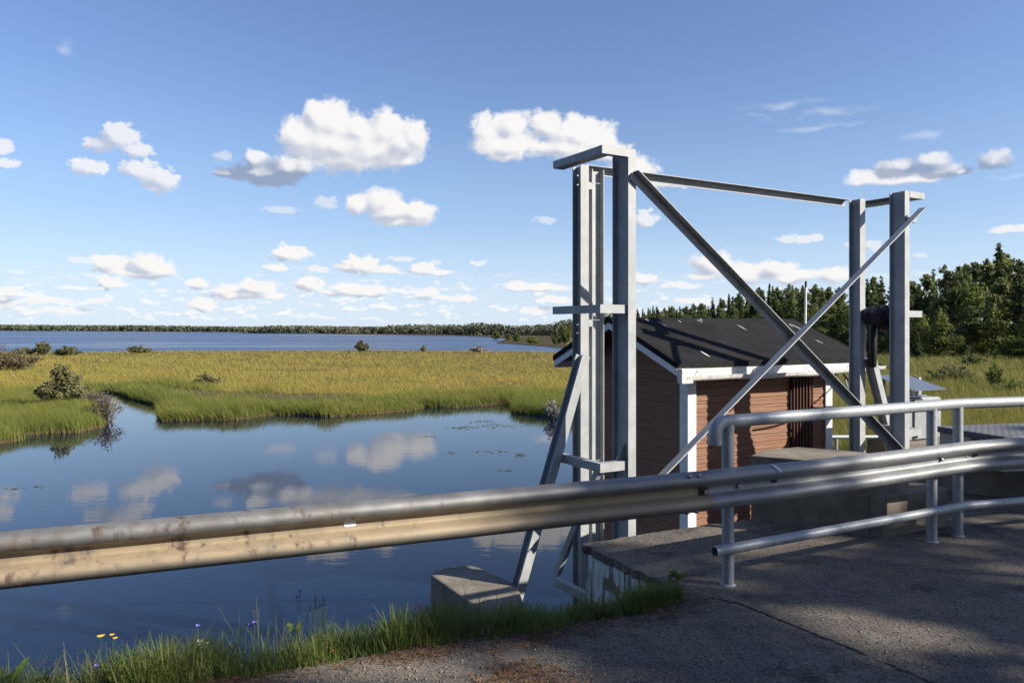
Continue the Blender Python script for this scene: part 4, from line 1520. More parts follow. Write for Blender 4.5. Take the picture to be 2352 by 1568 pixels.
M_SEDGE_DRY = grass_mat('ochre_sedge', ((0.365, 0.290, 0.064), (0.305, 0.280, 0.060), (0.345, 0.245, 0.066), (0.40, 0.34, 0.12)), 0.5, 0.05)
M_SEDGE_GREEN = grass_mat('green_sedge', ((0.165, 0.190, 0.036), (0.230, 0.220, 0.046), (0.115, 0.155, 0.032), (0.28, 0.27, 0.08)), 0.7, 0.16)
M_SEDGE_MEADOW = grass_mat('meadow_grass', ((0.155, 0.175, 0.038), (0.225, 0.210, 0.050), (0.210, 0.175, 0.05), (0.28, 0.26, 0.09)), 0.5, 0.08)
M_VERGE = grass_mat('verge_grass', ((0.125, 0.180, 0.038), (0.165, 0.215, 0.048), (0.140, 0.170, 0.045), (0.27, 0.27, 0.11)), 6.0, 1.5, 0.35)
M_DRY = grass_mat('dry_stalks', ((0.30, 0.25, 0.14), (0.25, 0.20, 0.10), (0.22, 0.20, 0.09), (0.36, 0.31, 0.2)), 6.0, 1.5, 0.3)

MARSH_RING = ring
SHORE_LINE = wpts(SHORE_NEAR)
MUD_LINE = wpts([(205, 900), (240, 895), (300, 901), (420, 913), (520, 918), (640, 920), (720, 918)])


def marsh_points(n_, y_top, y_bot, x0, x1, seed):
    """points over the marsh, denser near by, spread evenly over the view"""
    rn = np.random.default_rng(seed)
    px = rn.uniform(x0, x1, n_)
    py = rn.uniform(y_top, y_bot, n_)
    d_ = (EYE - MARSH_Z) * 1778.0 / (py - 756.0)
    return (px - 1176) / 1778 * d_, d_, px, py


def marsh_grass():
    # dry ochre sedge over the middle of the marsh
    x, y, px, py = marsh_points(430000, 804, 1000, -420, 1720, 1)
    ins = in_poly(x, y, MARSH_RING)
    sd = seg_dist(x, y, SHORE_LINE)
    md = seg_dist(x, y, MUD_LINE)
    gr = fbm(x * 0.09, y * 0.09, 3)
    width = 3.0 + 9.0 * (gr - 0.35) + np.where(x < -9, 4.0, 0.0) * (y < 45)
    green = sd < width
    dens = (md > 2.9) | ((RNG.uniform(0, 1, len(x)) < 0.07) & (sd > 0.6)) | (sd < 1.5)
    k = ins & ~green & dens & (y < 170)
    rn = np.random.default_rng(5)

    def put(sel, name, m, h0, h1, seed, label):
        X, Y = x[sel], y[sel]
        tuft = fbm(X * 0.35, Y * 0.35, 9)
        h = (h0 + (h1 - h0) * np.clip((tuft - 0.2) / 0.6, 0, 1)) * rn.uniform(0.72, 1.08, len(X))
        edge = np.clip(seg_dist(X, Y, SHORE_LINE) / 0.5, 0, 1)
        h = h * (0.62 + 0.38 * edge)
        w = np.maximum(0.013, Y * 0.00062) * rn.uniform(0.7, 1.3, len(X))
        z = np.full(len(X), MARSH_Z - 0.06)
        v, f = blades_far(X, Y, z, h, w, 0.8, seed, (-0.6, 0.1))
        o_ = link_mesh(name, np_mesh(name, v, f), m)
        tag(o_, label, 'grass', kind='stuff')
    put(k, 'marsh_grass', M_SEDGE_DRY, 0.20, 0.46, 21, 'ochre sedge covering the marsh between river and lake')
    put(ins & green & dens, 'shore_sedge', M_SEDGE_GREEN, 0.38, 0.88, 22, 'tall green sedge along the river shore of the marsh')
    # extra blades standing right on the shore
    n_ = 46000
    L_ = [Vector(p) for p in SHORE_LINE]
    ln_ = np.array([(b_ - a_).length for a_, b_ in zip(L_[:-1], L_[1:])])
    pick = rn.choice(len(ln_), n_, p=ln_ / ln_.sum())
    tt = rn.uniform(0, 1, n_)
    A_ = np.array([tuple(v) for v in L_])
    P_ = A_[pick] + (A_[pick + 1] - A_[pick]) * tt[:, None]
    dirn = A_[pick + 1] - A_[pick]
    dirn /= np.linalg.norm(dirn, axis=1)[:, None]
    nn = np.stack([-dirn[:, 1], dirn[:, 0]], 1)
    off_ = rn.uniform(-0.12, 1.6, n_) ** 1.0
    P_ = P_ + nn * off_[:, None]
    tuft = fbm(P_[:, 0] * 0.5, P_[:, 1] * 0.5, 14)
    keep = (tuft > 0.30) | (rn.uniform(0, 1, n_) < 0.4)
    P_, tuft, off_ = P_[keep], tuft[keep], off_[keep]
    h = (0.26 + 0.58 * np.clip((tuft - 0.25) / 0.5, 0, 1)) * rn.uniform(0.5, 1.1, len(P_)) * (0.6 + 0.4 * np.clip(off_ / 0.5, 0, 1))
    w = np.maximum(0.016, P_[:, 1] * 0.0008) * rn.uniform(0.7, 1.3, len(P_))
    v, f = blades_far(P_[:, 0], P_[:, 1], np.full(len(P_), WATER - 0.03), h, w, 0.28, 31)
    o_ = link_mesh('shore_sedge', np_mesh('shore_sedge', v, f), M_SEDGE_GREEN)
    tag(o_, 'green sedge tufts rooted at the very edge of the river water', 'grass', kind='stuff')
    # meadow to the right of the hut and under the wood
    n_ = 150000
    px = rn.uniform(1300, 2480, n_)
    py = rn.uniform(778, 1066, n_)
    d_ = (EYE - MARSH_Z) * 1778.0 / (py - 756.0)
    x2, y2 = (px - 1176) / 1778 * d_, d_
    s2 = in_poly(x2, y2, MARSH_RING) & (px > 1700 + (py - 800) * 0.0)
    s2 |= in_poly(x2, y2, MARSH_RING) & (py < 806) & (px > 1140)
    X, Y = x2[s2], y2[s2]
    tuft = fbm(X * 0.25, Y * 0.25, 19)
    h = (0.30 + 0.75 * np.clip((tuft - 0.2) / 0.6, 0, 1)) * rn.uniform(0.5, 1.15, len(X))
    w = np.maximum(0.016, Y * 0.00085) * rn.uniform(0.7, 1.3, len(X))
    v, f = blades_far(X, Y, np.full(len(X), MARSH_Z - 0.05), h, w, 0.32, 41)
    o_ = link_mesh('meadow_grass', np_mesh('meadow_grass', v, f), M_SEDGE_MEADOW)
    tag(o_, 'rough green and straw coloured grass on the meadow right of the hut', 'grass', kind='stuff')


marsh_grass()
# bare mud beside the inlet
mud = wpts([(150, 905), (190, 897), (228, 893), (262, 891), (330, 893), (430, 898), (560, 905), (700, 911), (830, 917), (700, 926), (560, 932), (440, 934), (368, 933), (310, 919), (275, 906), (247, 900), (223, 905), (212, 916)])
sheet('mud_bank', mud, MARSH_Z + 0.02, M_MUD)


# ---- cards for crowns
def cards(cx, cy, cz, size, seed, flat=0.0, elong=1.0, dirs=None, out=None):
    """leaf clumps: one ragged quad each, randomly turned"""
    rn = np.random.default_rng(seed)
    n_ = len(cx)
    nrm_ = rn.normal(0, 1, (n_, 3))
    nrm_[:, 2] += flat
    if out is not None:
        nrm_ = nrm_ * 0.75 + out
    nrm_ /= np.linalg.norm(nrm_, axis=1)[:, None]
    t_ = rn.normal(0, 1, (n_, 3)) if dirs is None else dirs + rn.normal(0, 0.25, (n_, 3))
    t_ -= nrm_ * np.sum(t_ * nrm_, 1)[:, None]
    t_ /= np.linalg.norm(t_, axis=1)[:, None] + 1e-9
    b_ = np.cross(nrm_, t_)
    c_ = np.stack([cx, cy, cz], 1)
    s_ = (size * rn.uniform(0.6, 1.3, n_))[:, None]
    e_ = elong
    v = np.empty((n_, 4, 3))
    v[:, 0] = c_ - t_ * s_ * e_ * rn.uniform(0.7, 1.2, (n_, 1))
    v[:, 1] = c_ + b_ * s_ * rn.uniform(0.5, 1.1, (n_, 1)) + t_ * s_ * rn.uniform(-0.4, 0.4, (n_, 1))
    v[:, 2] = c_ + t_ * s_ * e_ * rn.uniform(0.7, 1.2, (n_, 1))
    v[:, 3] = c_ - b_ * s_ * rn.uniform(0.5, 1.1, (n_, 1)) + t_ * s_ * rn.uniform(-0.4, 0.4, (n_, 1))
    # wind every card so that its face looks outwards
    if out is not None:
        g_ = np.cross(v[:, 1] - v[:, 0], v[:, 3] - v[:, 0])
        fl = np.sum(g_ * out, 1) < 0
        v[fl] = v[fl][:, [0, 3, 2, 1]]
    return v.reshape(-1, 3), np.arange(n_ * 4).reshape(-1, 4)


def trunk_mesh(name, h, r0, seed, limbs=(), lean=0.02):
    mb = MB()
    rn = random.Random(seed)
    ax, ay = rn.uniform(-lean, lean), rn.uniform(-lean, lean)
    pts = [(ax * h * (k / 6) ** 1.5, ay * h * (k / 6) ** 1.5, h * k / 6) for k in range(7)]
    mb.tube(pts, [r0 * (1 - 0.85 * k / 6) * (1.25 if k == 0 else 1) for k in range(7)], 8)
    for (a_, b_, r_) in limbs:
        m_ = Vector(a_).lerp(Vector(b_), 0.5) + Vector((0, 0, -0.04 * h * 0.3))
        mb.tube([a_, m_, b_], [r_, r_ * 0.7, r_ * 0.25], 5, caps=False)
    me = bpy.data.meshes.new(name)
    me.from_pydata(mb.v, [], mb.f)
    me.polygons.foreach_set('use_smooth', mb.s)
    me.update()
    me.materials.append(M_BARK)
    return me


def crown_mesh(name, v, f, m):
    me = np_mesh(name, v, f)
    me.materials.append(m)
    return me


def spruce(seed, h=14.0, rad=2.4, n_=3000, card=0.25):
    rn = np.random.default_rng(seed)
    lv = np.arange(0.7, h - 0.15, 0.42)
    r_lv = rad * (1 - lv / h) ** 0.85 * rn.uniform(0.8, 1.15, len(lv)) + 0.12
    wts = r_lv ** 1.5
    li = rn.choice(len(lv), n_, p=wts / wts.sum())
    nb = 7
    ang0 = rn.uniform(0, 6.28, (len(lv), nb))
    blen = rn.uniform(0.6, 1.12, (len(lv), nb))
    bi = rn.integers(0, nb, n_)
    a_ = ang0[li, bi] + rn.normal(0, 0.13, n_)
    q = rn.uniform(0.12, 1.0, n_) ** 0.7
    rr_ = q * r_lv[li] * blen[li, bi]
    z = lv[li] - 0.34 * rr_ + 0.10 * rr_ * q + rn.normal(0, 0.07, n_)
    d_ = np.stack([np.cos(a_), np.sin(a_), np.full(n_, -0.25)], 1)
    v, f = cards(rr_ * np.cos(a_), rr_ * np.sin(a_), z, np.full(n_, card), seed + 1, 0.5, 1.5, d_, d_ * [1, 1, 0] + [0, 0, 0.45])
    lim = [((0, 0, lv[k]), (math.cos(ang0[k, j]) * r_lv[k] * 0.85, math.sin(ang0[k, j]) * r_lv[k] * 0.85, lv[k] - 0.25 * r_lv[k]), 0.03) for k in range(0, len(lv), 2) for j in range(0, nb, 2)]
    return trunk_mesh('trunk', h - 0.2, 0.15, seed, lim, 0.0), crown_mesh('crown', v, f, M_SPRUCE)


def clumpy(seed, h, rad, m, base=0.35, nclump=26, n_=3800, card=0.2, top=1.0, limb=True, squash=0.6, r0=0.15, elong=1.2, limb_from=0.0):
    """pine or broadleaf: clumps of leaves at limb ends inside an uneven envelope"""
    rn = np.random.default_rng(seed)
    cl, lim = [], []
    for k in range(nclump):
        t_ = (k + rn.uniform(0, 1)) / nclump
        zc = h * (base + (0.97 - base) * t_)
        env = rad * (math.sin(math.pi * min(1.0, 0.16 + 0.84 * t_ ** top)) ** 0.6) * rn.uniform(0.55, 1.1)
        a_ = rn.uniform(0, 6.28)
        ro = env * rn.uniform(0.25, 0.8) * (1 - 0.5 * (t_ > 0.9))
        cr = env * rn.uniform(0.38, 0.62) + 0.18
        cl.append((ro * math.cos(a_), ro * math.sin(a_), zc, cr))
        if limb:
            lim.append(((0, 0, max(limb_from * h, zc - 0.35 * ro - 0.3)), (ro * math.cos(a_), ro * math.sin(a_), zc), r0 * 0.32))
    cl = np.array(cl)
    wts = cl[:, 3] ** 2
    ci = rn.choice(len(cl), n_, p=wts / wts.sum())
    dv = rn.normal(0, 1, (n_, 3))
    dv /= np.linalg.norm(dv, axis=1)[:, None]
    rr_ = rn.uniform(0.25, 1.0, n_) ** 0.6 * (1 + 0.25 * rn.normal(0, 1, n_))
    P_ = cl[ci, :3] + dv * (cl[ci, 3] * rr_)[:, None] * np.array([1, 1, squash])
    v, f = cards(P_[:, 0], P_[:, 1], P_[:, 2], np.full(n_, card), seed + 1, 0.3, elong, None, dv * 0.8 + np.stack([P_[:, 0], P_[:, 1], np.full(n_, 0.6)], 1) / rad * 0.6)
    return trunk_mesh('trunk', h * 0.95, r0, seed, lim), crown_mesh('crown', v, f, m)


def place(kind, meshes, x, y, s, rz, label, cat, group=None, z=MARSH_Z, sz=None, parts=('trunk', 'crown')):
    o_ = empty(kind, (x, y, z), rz, label, cat, group)
    o_.scale = (s, s, sz if sz else s)
    for nm, me in zip(parts, meshes):
        k = bpy.data.objects.new(nm, me)
        C.objects.link(k)
        k.parent = o_
    return o_


SPRUCES = [spruce(101, 14, 2.3), spruce(102, 14, 1.9), spruce(103, 14, 2.6)]
PINES = [clumpy(111, 14, 2.5, M_PINE, 0.30, 30, 3100, 0.21, 0.8, True, 0.55), clumpy(112, 14, 2.2, M_PINE, 0.42, 26, 2800, 0.21, 0.8, True, 0.55), clumpy(113, 14, 2.8, M_PINE, 0.22, 34, 3300, 0.21, 0.75, True, 0.6)]
BIRCHES = [clumpy(121, 10, 2.4, M_BIRCH, 0.10, 34, 3200, 0.16, 0.9, True, 0.85, 0.10), clumpy(122, 10, 2.1, M_BIRCH, 0.06, 30, 2900, 0.16, 1.0, True, 0.9, 0.09), clumpy(123, 10, 2.7, M_BIRCH, 0.08, 36, 3300, 0.16, 1.0, True, 0.8, 0.1)]

# the wood on the right: skyline of the photograph gives the heights, the depth grows to the left
SKY_X = [1300, 1400, 1461, 1502, 1560, 1626, 1676, 1722, 1788, 1829, 1875, 1912, 1960, 2000, 2032, 2060, 2115, 2160, 2189, 2216, 2243, 2268, 2295, 2322, 2352, 2420, 2500]
SKY_Y = [736, 719, 707, 699, 694, 683, 674, 658, 645, 647, 645, 649, 655, 622, 616, 640, 610, 599, 607, 583, 583, 585, 557, 568, 587, 580, 570]


def wood():
    rn = random.Random(77)
    n_made = 0
    labels = {'S': ('spruce_tree', 'dark spruce among the trees of the wood behind the hut and gantry', 'spruces of the wood', 'tree'),
              'P': ('pine_tree', 'pine with a rounded uneven crown in the wood behind the hut and gantry', 'pines of the wood', 'tree'),
              'B': ('birch_tree', 'light green leafy tree at the front of the wood behind the gantry', 'leafy trees of the wood', 'tree')}

    def depth(px):
        # front edge of the wood
        return float(np.interp(px, [1300, 1461, 1600, 1800, 2000, 2352, 2600], [420, 330, 235, 165, 128, 100, 90]))

    def put(k, px, D, topy, slim=1.0):
        h = EYE - MARSH_Z + (756 - topy) * D / 1778
        proto = {'S': SPRUCES, 'P': PINES, 'B': BIRCHES}[k][rn.randrange(3)]
        base_h = 10.0 if k == 'B' else 14.0
        sz_ = h / base_h
        nm, lb, gp_, ct = labels[k]
        s_ = (0.35 * sz_ + 0.65 * (0.95 if k != 'B' else 1.0)) * slim
        place(nm, proto, (px - 1176) / 1778 * D, D, s_, rn.uniform(0, 6.28), lb, ct, gp_, MARSH_Z, sz_)
    # skyline row
    px = 1285.0
    while px < 2470:
        D = depth(px) * rn.uniform(1.10, 1.22)
        y_ = float(np.interp(px, SKY_X, SKY_Y))
        k = 'S' if rn.random() < (0.45 if px < 1950 else 0.25) else 'P'
        put(k, px, D, y_ + rn.uniform(0, 16) * (100 / D + 0.25))
        px += rn.uniform(0.9, 1.5) * 2.3 * 1778 / D
        n_made += 1
    # second row filling behind it
    px = 1290.0
    while px < 2470:
        D = depth(px) * rn.uniform(1.25, 1.4)
        y_ = float(np.interp(px, SKY_X, SKY_Y))
        put('S' if rn.random() < 0.4 else 'P', px, D, y_ + rn.uniform(4, 30))
        px += rn.uniform(1.0, 1.7) * 2.6 * 1778 / D
        n_made += 1
    # middle and front rows, lower and leafier
    for lo, hi, f0, f1, kinds in ((1.02, 1.10, 0.62, 0.86, 'PPSB'), (0.93, 1.02, 0.40, 0.66, 'BBPB'), (0.88, 0.96, 0.18, 0.40, 'BBB')):
        px = 1290.0
        while px < 2450:
            D = depth(px) * rn.uniform(lo, hi)
            y_ = float(np.interp(px, SKY_X, SKY_Y))
            yb = 756 + (EYE - MARSH_Z) * 1778 / D
            put(kinds[rn.randrange(len(kinds))], px, D, yb + (y_ - yb) * rn.uniform(f0, f1))
            px += rn.uniform(0.9, 1.7) * 2.9 * 1778 / D
            n_made += 1
    for lo, hi, dy in ((1.02, 1.10, 6), (1.24, 1.34, 0)):
        px = 1292.0
        while px < 1985:
            D = depth(px) * rn.uniform(lo, hi)
            y_ = float(np.interp(px, SKY_X, SKY_Y))
            put('SSP'[rn.randrange(3)], px, D, y_ + dy + rn.uniform(0, 22))
            px += rn.uniform(0.8, 1.4) * 3.0 * 1778 / D
            n_made += 1
    return n_made


N_WOOD = wood()
# the tall spruce that tops the skyline, and the small one in front of the wood
D = 116.0
place('spruce_tree', SPRUCES[0], (2295 - 1176) / 1778 * D, D, 1.15, 0.4, 'tallest dark spruce, its pointed top highest on the skyline at the right', 'tree', None, MARSH_Z, (EYE - MARSH_Z + (756 - 554) * D / 1778) / 14)
D = 92.0
place('spruce_tree', SPRUCES[1], (2107 - 1176) / 1778 * D, D, 0.42, 1.4, 'small young spruce standing alone on the meadow in front of the wood', 'tree', None, MARSH_Z, 3.4 / 14)


# ---- far shores: woods that read as one mass
def far_wood(name, label, spans, n_, seed, card=1.0):
    rn = np.random.default_rng(seed)
    vs_, fs_, base_ = [], [], 0
    xs = np.array([s_[0] for s_ in spans], float)
    tops = np.array([s_[1] for s_ in spans], float)
    bots = np.array([s_[2] for s_ in spans], float)
    px = rn.uniform(xs[0], xs[-1], n_)
    top = np.interp(px, xs, tops)
    bot = np.interp(px, xs, bots)
    D = 3.8 * 1778 / (bot - 756.0)
    D = D * rn.uniform(1.0, 1.12, n_)
    h = (3.8 + (756 - top) * D / 1778) * np.where(rn.uniform(0, 1, n_) < 0.5, rn.uniform(0.5, 0.9, n_), rn.uniform(0.82, 1.08, n_))
    m_ = 18
    X = np.repeat((px - 1176) / 1778 * D, m_)
    Y = np.repeat(D, m_)
    H = np.repeat(h, m_)
    t_ = rn.uniform(0.02, 1.0, n_ * m_)
    r_ = H * 0.16 * (1 - t_) ** 0.7 + 0.2
    a_ = rn.uniform(0, 6.28, n_ * m_)
    px_s = np.repeat(np.maximum(0.4, D * 0.0011), m_)
    v, f = cards(X + r_ * np.cos(a_), Y + r_ * np.sin(a_), WATER + H * t_ * 0.97, px_s * card, seed + 3, 0.3, 1.3)
    o_ = link_mesh(name, np_mesh(name, v, f), M_FAR_HAZED)
    tag(o_, label, 'wood', kind='stuff')


far_wood('far_wood', 'low wooded shore far across the lake', [(-420, 745, 759.3), (0, 746, 759.4), (180, 747, 759.9), (320, 747.5, 760.6), (520, 750, 762), (700, 751, 762.5), (900, 751, 763), (1000, 752, 764)], 5200, 51)
far_wood('far_wood', 'distant pine wood on the low ridge left of the gantry', [(560, 752, 765), (640, 748, 765.5), (700, 748, 766), (780, 750, 766), (880, 751, 766), (895, 746.5, 767), (960, 745.5, 767.5), (1060, 746.5, 768)], 2600, 52)
far_wood('far_wood', 'dark wood behind the reed beds just left of the gantry', [(1045, 750, 769), (1070, 746, 769.5), (1085, 741, 770), (1105, 741, 770), (1120, 743, 770), (1150, 744, 770), (1170, 748, 770), (1230, 747, 770.5), (1265, 744, 771), (1300, 734, 771), (1345, 728, 771), (1420, 715, 772)], 1500, 53)


# ---- willow bushes on the marsh
def bush(seed, w, h, m, n_=900, card=0.09, stems=9, dead=False, dens=1.0, lobes=9):
    """many thin stems fanning out of one foot, leaves strung along their upper parts"""
    rn = np.random.default_rng(seed)
    rr2 = random.Random(seed)
    ns = stems + lobes * 2
    mb = MB()
    lines = []
    for k in range(ns):
        a_ = rr2.uniform(0, 6.28)
        out_ = rr2.uniform(0.05, 1.0) ** 0.8
        foot = Vector((math.cos(a_) * w * 0.16 * out_, math.sin(a_) * w * 0.12 * out_, -0.1))
        tip = Vector((math.cos(a_) * w * 0.52 * out_, math.sin(a_) * w * 0.36 * out_, h * (1.05 - 0.55 * out_ ** 1.6) * rr2.uniform(0.55, 1.0)))
        mid_ = foot.lerp(tip, 0.5) + Vector((rr2.uniform(-.06, .06) * w, rr2.uniform(-.05, .05) * w, h * 0.10))
        r_ = 0.010 + 0.005 * h
        if k < stems or dead:
            mb.tube([foot, mid_, tip], [r_, r_ * 0.7, r_ * 0.25], 5, caps=False)
            for j in range(3 if dead else 1):
                q = mid_.lerp(tip, 0.2 + 0.25 * j)
                mb.tube([q, q + Vector((rr2.uniform(-.22, .22) * w, rr2.uniform(-.15, .15) * w, rr2.uniform(-0.1, .22) * h))], [r_ * 0.5, r_ * 0.2], 4, caps=False)
        lines.append((foot, mid_, tip))
    Ln = np.array([[tuple(p) for p in l] for l in lines])
    li = rn.integers(0, ns, n_)
    q = rn.uniform(0.18, 1.05, n_) ** 0.75
    P_ = np.where((q < 0.5)[:, None], Ln[li, 0] + (Ln[li, 1] - Ln[li, 0]) * (q * 2)[:, None], Ln[li, 1] + (Ln[li, 2] - Ln[li, 1]) * (q * 2 - 1)[:, None])
    P_ = P_ + rn.normal(0, 1, (n_, 3)) * np.array([w, w * 0.7, h * 0.8]) * (0.075 * (1.15 - 0.7 * q))[:, None]
    P_[:, 2] = np.abs(P_[:, 2])
    out_n = np.stack([P_[:, 0] / w * 2, P_[:, 1] / w * 2, 0.3 + 0.6 * P_[:, 2] / h], 1)
    v, f = cards(P_[:, 0], P_[:, 1], P_[:, 2], np.full(n_, card), seed + 1, 0.2, 1.6, None, out_n * 0.7)
    leaf = crown_mesh('foliage', v, f, m)
    me = bpy.data.meshes.new('stems')
    me.from_pydata(mb.v, [], mb.f)
    me.update()
    me.materials.append(M_TWIG)
    return me, leaf


def put_bush(x0, x1, ytop, ybase, m, label, seed, name='willow_bush', group=None, n_=900, card=None, yb_h=0.0, **kw):
    """bush filling a span of the view, its foot at ybase on the marsh"""
    D = (EYE - MARSH_Z) * 1778.0 / (ybase - 756.0)
    w = (x1 - x0) / 1778 * D
    h = (ybase - ytop) / 1778 * D
    c_ = (card if card else max(0.05, D * 0.0013)) * 0.72
    n_ = int(n_ * 1.8)
    return place(name, bush(seed, w, h, m, n_, c_, **kw), ((x0 + x1) / 2 - 1176) / 1778 * D, D, 1.0, 0.0, label, 'bush', group, MARSH_Z, None, ('stems', 'foliage'))


put_bush(-70, 96, 793, 852, M_WILLOW_BROWN, 'broad brownish willow thicket cut by the left edge of the photo', 201, n_=2600, lobes=14, stems=16)
put_bush(76, 124, 781, 815, M_WILLOW, 'dense rounded green bush at the lake edge, tallest on the left', 202, n_=900)
put_bush(30, 84, 796, 815, M_WILLOW, 'low grey-green willows at the lake edge left of the rounded bush', 203, n_=700, lobes=8)
put_bush(118, 184, 794, 817, M_WILLOW, 'low spreading willows just right of the rounded lakeside bush', 204, n_=900, lobes=10)
put_bush(286, 352, 793, 812, M_WILLOW, 'flat wide willow clump on the lake edge, in the left third', 205, n_=800, lobes=10)
put_bush(80, 200, 842, 938, M_WILLOW, 'large pale green willow with two tops beside the river inlet', 206, n_=3800, lobes=13, stems=16, card=0.075)
put_bush(196, 290, 898, 962, M_WILLOW_BROWN, 'half bare reddish willow leaning over the inlet water', 207, n_=260, stems=22, dead=True, card=0.05)
put_bush(150, 262, 893, 932, M_TWIG, 'bare brown brushwood behind the leaning willow at the inlet', 208, n_=260, stems=30, dead=True, card=0.05)
put_bush(440, 514, 856, 884, M_WILLOW, 'low willow bush out on the ochre marsh', 209, n_=900, lobes=9)
put_bush(816, 848, 780, 808, M_WILLOW, 'lone round dark bush against the blue lake', 210, n_=900, lobes=9)
put_bush(1078, 1118, 788, 809, M_WHITE_LEAF, 'sparse silvery bush on the marsh edge near the gantry', 211, n_=260, stems=12)
put_bush(966, 979, 790, 809, M_WILLOW, 'tiny sapling on the marsh edge left of the silvery bush', 212, n_=120, stems=4)
put_bush(1246, 1292, 914, 958, M_WHITE_LEAF, 'silvery plant at the water edge beside the raking gantry leg', 213, n_=800, card=0.035)
put_bush(2132, 2236, 832, 878, M_WILLOW, 'wide pale willow bush on the meadow right of the gantry', 214, n_=1800, lobes=12)
put_bush(2262, 2316, 826, 896, M_BIRCH, 'slender dark green sapling on the meadow near the right edge', 215, n_=1000, lobes=8, name='sapling')
put_bush(2296, 2372, 866, 908, M_BIRCH, 'low leafy bush at the right edge of the meadow', 216, n_=900, lobes=10)
put_bush(2206, 2266, 812, 842, M_WILLOW, 'willow bush at the foot of the wood near the right edge', 217, n_=900, lobes=10)
put_bush(1990, 2040, 826, 850, M_WILLOW, 'small willow seen between the two right-hand gantry columns', 218, n_=500)
put_bush(1285, 1312, 748, 792, M_BIRCH, 'yellow-green birch sapling at the lake shore beside the gantry', 219, n_=700, name='sapling')
for i, (x0, x1, yt, yb) in enumerate(((1130, 1150, 760, 780), (1160, 1172, 764, 783), (1176, 1196, 762, 786), (1205, 1240, 770, 790), (1262, 1290, 766, 792))):
    put_bush(x0, x1, yt, yb, M_BIRCH, 'small yellow-green bush on the reedy far side of the lake', 230 + i, group='bushes on the far lake shore', n_=260)

# ---- floating leaves on the river
def lily():
    rn = np.random.default_rng(8)
    vs_, fs_ = [], []
    for cx, cy, sx, sy, n_ in ((1058, 982, 34, 4, 46), (1140, 978, 48, 6, 60), (1190, 1045, 16, 6, 18), (1105, 968, 30, 3, 22), (1125, 1038, 40, 4, 14), (980, 1002, 20, 2, 6), (1035, 1040, 12, 2, 6), (30, 1122, 20, 2, 5), (85, 1118, 8, 1, 3), (1160, 1080, 20, 4, 6), (720, 968, 50, 2, 14)):
        for k in range(n_):
            x, y = gp(rn.normal(cx, sx * 0.5), rn.normal(cy, sy * 0.5), WATER)
            r_ = rn.uniform(0.03, 0.075)
            b_ = len(vs_)
            a0 = rn.uniform(0, 6.28)
            vs_ += [(x + r_ * math.cos(a0 + j * 0.785) * (1.0 if j else 0.2), y + r_ * 0.8 * math.sin(a0 + j * 0.785) * (1.0 if j else 0.2), WATER + 0.006 + 0.004 * (j % 2)) for j in range(8)]
            fs_.append(tuple(range(b_, b_ + 8)))
    o_ = MB().add(vs_, fs_).build('floating_leaves', M_BIRCH)
    tag(o_, 'scattered small leaves floating on the river near the far bank', 'water plants', kind='stuff')


lily()


# ------------------------------------------------------------------ the verge in front
EDGE_LINE = [Vector(p) for p in bank_line]


def verge():
    rn = np.random.default_rng(61)
    A_ = np.array([tuple(v) for v in EDGE_LINE])
    # densify
    cum = np.concatenate([[0], np.cumsum(np.linalg.norm(np.diff(A_, axis=0), axis=1))])

    def at(s_):
        return np.stack([np.interp(s_, cum, A_[:, 0]), np.interp(s_, cum, A_[:, 1])], 1)
    s_lo = float(np.interp(-2.9, A_[:, 0], cum))

    def zbank(dn):
        return np.interp(dn, [p[0] for p in prof], [p[1] for p in prof])

    def field(n_, d0, d1, h0, h1, w, lean, name, m, seed, label, clump=True):
        s_ = rn.uniform(s_lo, cum[-1] - 0.02, n_)
        P_ = at(s_)
        dn = rn.uniform(d0, d1, n_) + 0.16 * (fbm(s_ * 2.2, s_ * 0.0 + 3.0, 8) - 0.5)
        tight = np.where(P_[:, 0] < 0.2, 1.0, np.maximum(0.35, 1.0 - (P_[:, 0] - 0.2) * 0.62))
        P_ = P_ + np.array([[-0.40, 0.916]]) * (dn * np.where(dn > 0.1, tight, 1.0))[:, None]
        z = zbank(dn) - 0.01
        tuft = fbm(P_[:, 0] * 4.5, P_[:, 1] * 4.5, seed)
        h = (h0 + (h1 - h0) * np.clip((tuft - 0.25) / 0.5, 0, 1)) * rn.uniform(0.45, 1.15, n_)
        h = h * np.clip(0.35 + (dn - d0) / 0.22, 0.3, 1.0) * np.interp(P_[:, 0], [-2.6, -1.4, 0.1, 1.3], [1.2, 1.08, 0.95, 0.95])
        k = (rn.uniform(0, 1, n_) < np.clip((tuft - 0.18) * 3.0, 0.15, 1)) if clump else np.ones(n_, bool)
        v, f = blades_near(P_[k, 0], P_[k, 1], z[k], h[k], w * rn.uniform(0.6, 1.4, k.sum()), rn.uniform(0.15, lean, k.sum()), seed + 1, 3, 1.2)
        o_ = link_mesh(name, np_mesh(name, v, f, True), m)
        tag(o_, label, 'grass', kind='stuff')
    field(34000, -0.03, 0.70, 0.10, 0.27, 0.0062, 0.9, 'verge_grass', M_VERGE, 71, 'dense green grass along the edge of the asphalt above the river')
    field(1500, 0.02, 0.5, 0.18, 0.36, 0.004, 0.6, 'tall_verge_grass', M_VERGE, 75, 'taller thin grass stalks standing out of the verge')
    field(700, -0.03, 0.3, 0.10, 0.28, 0.003, 0.9, 'dry_grass', M_DRY, 79, 'pale dry stalks mixed into the verge grass')


verge()


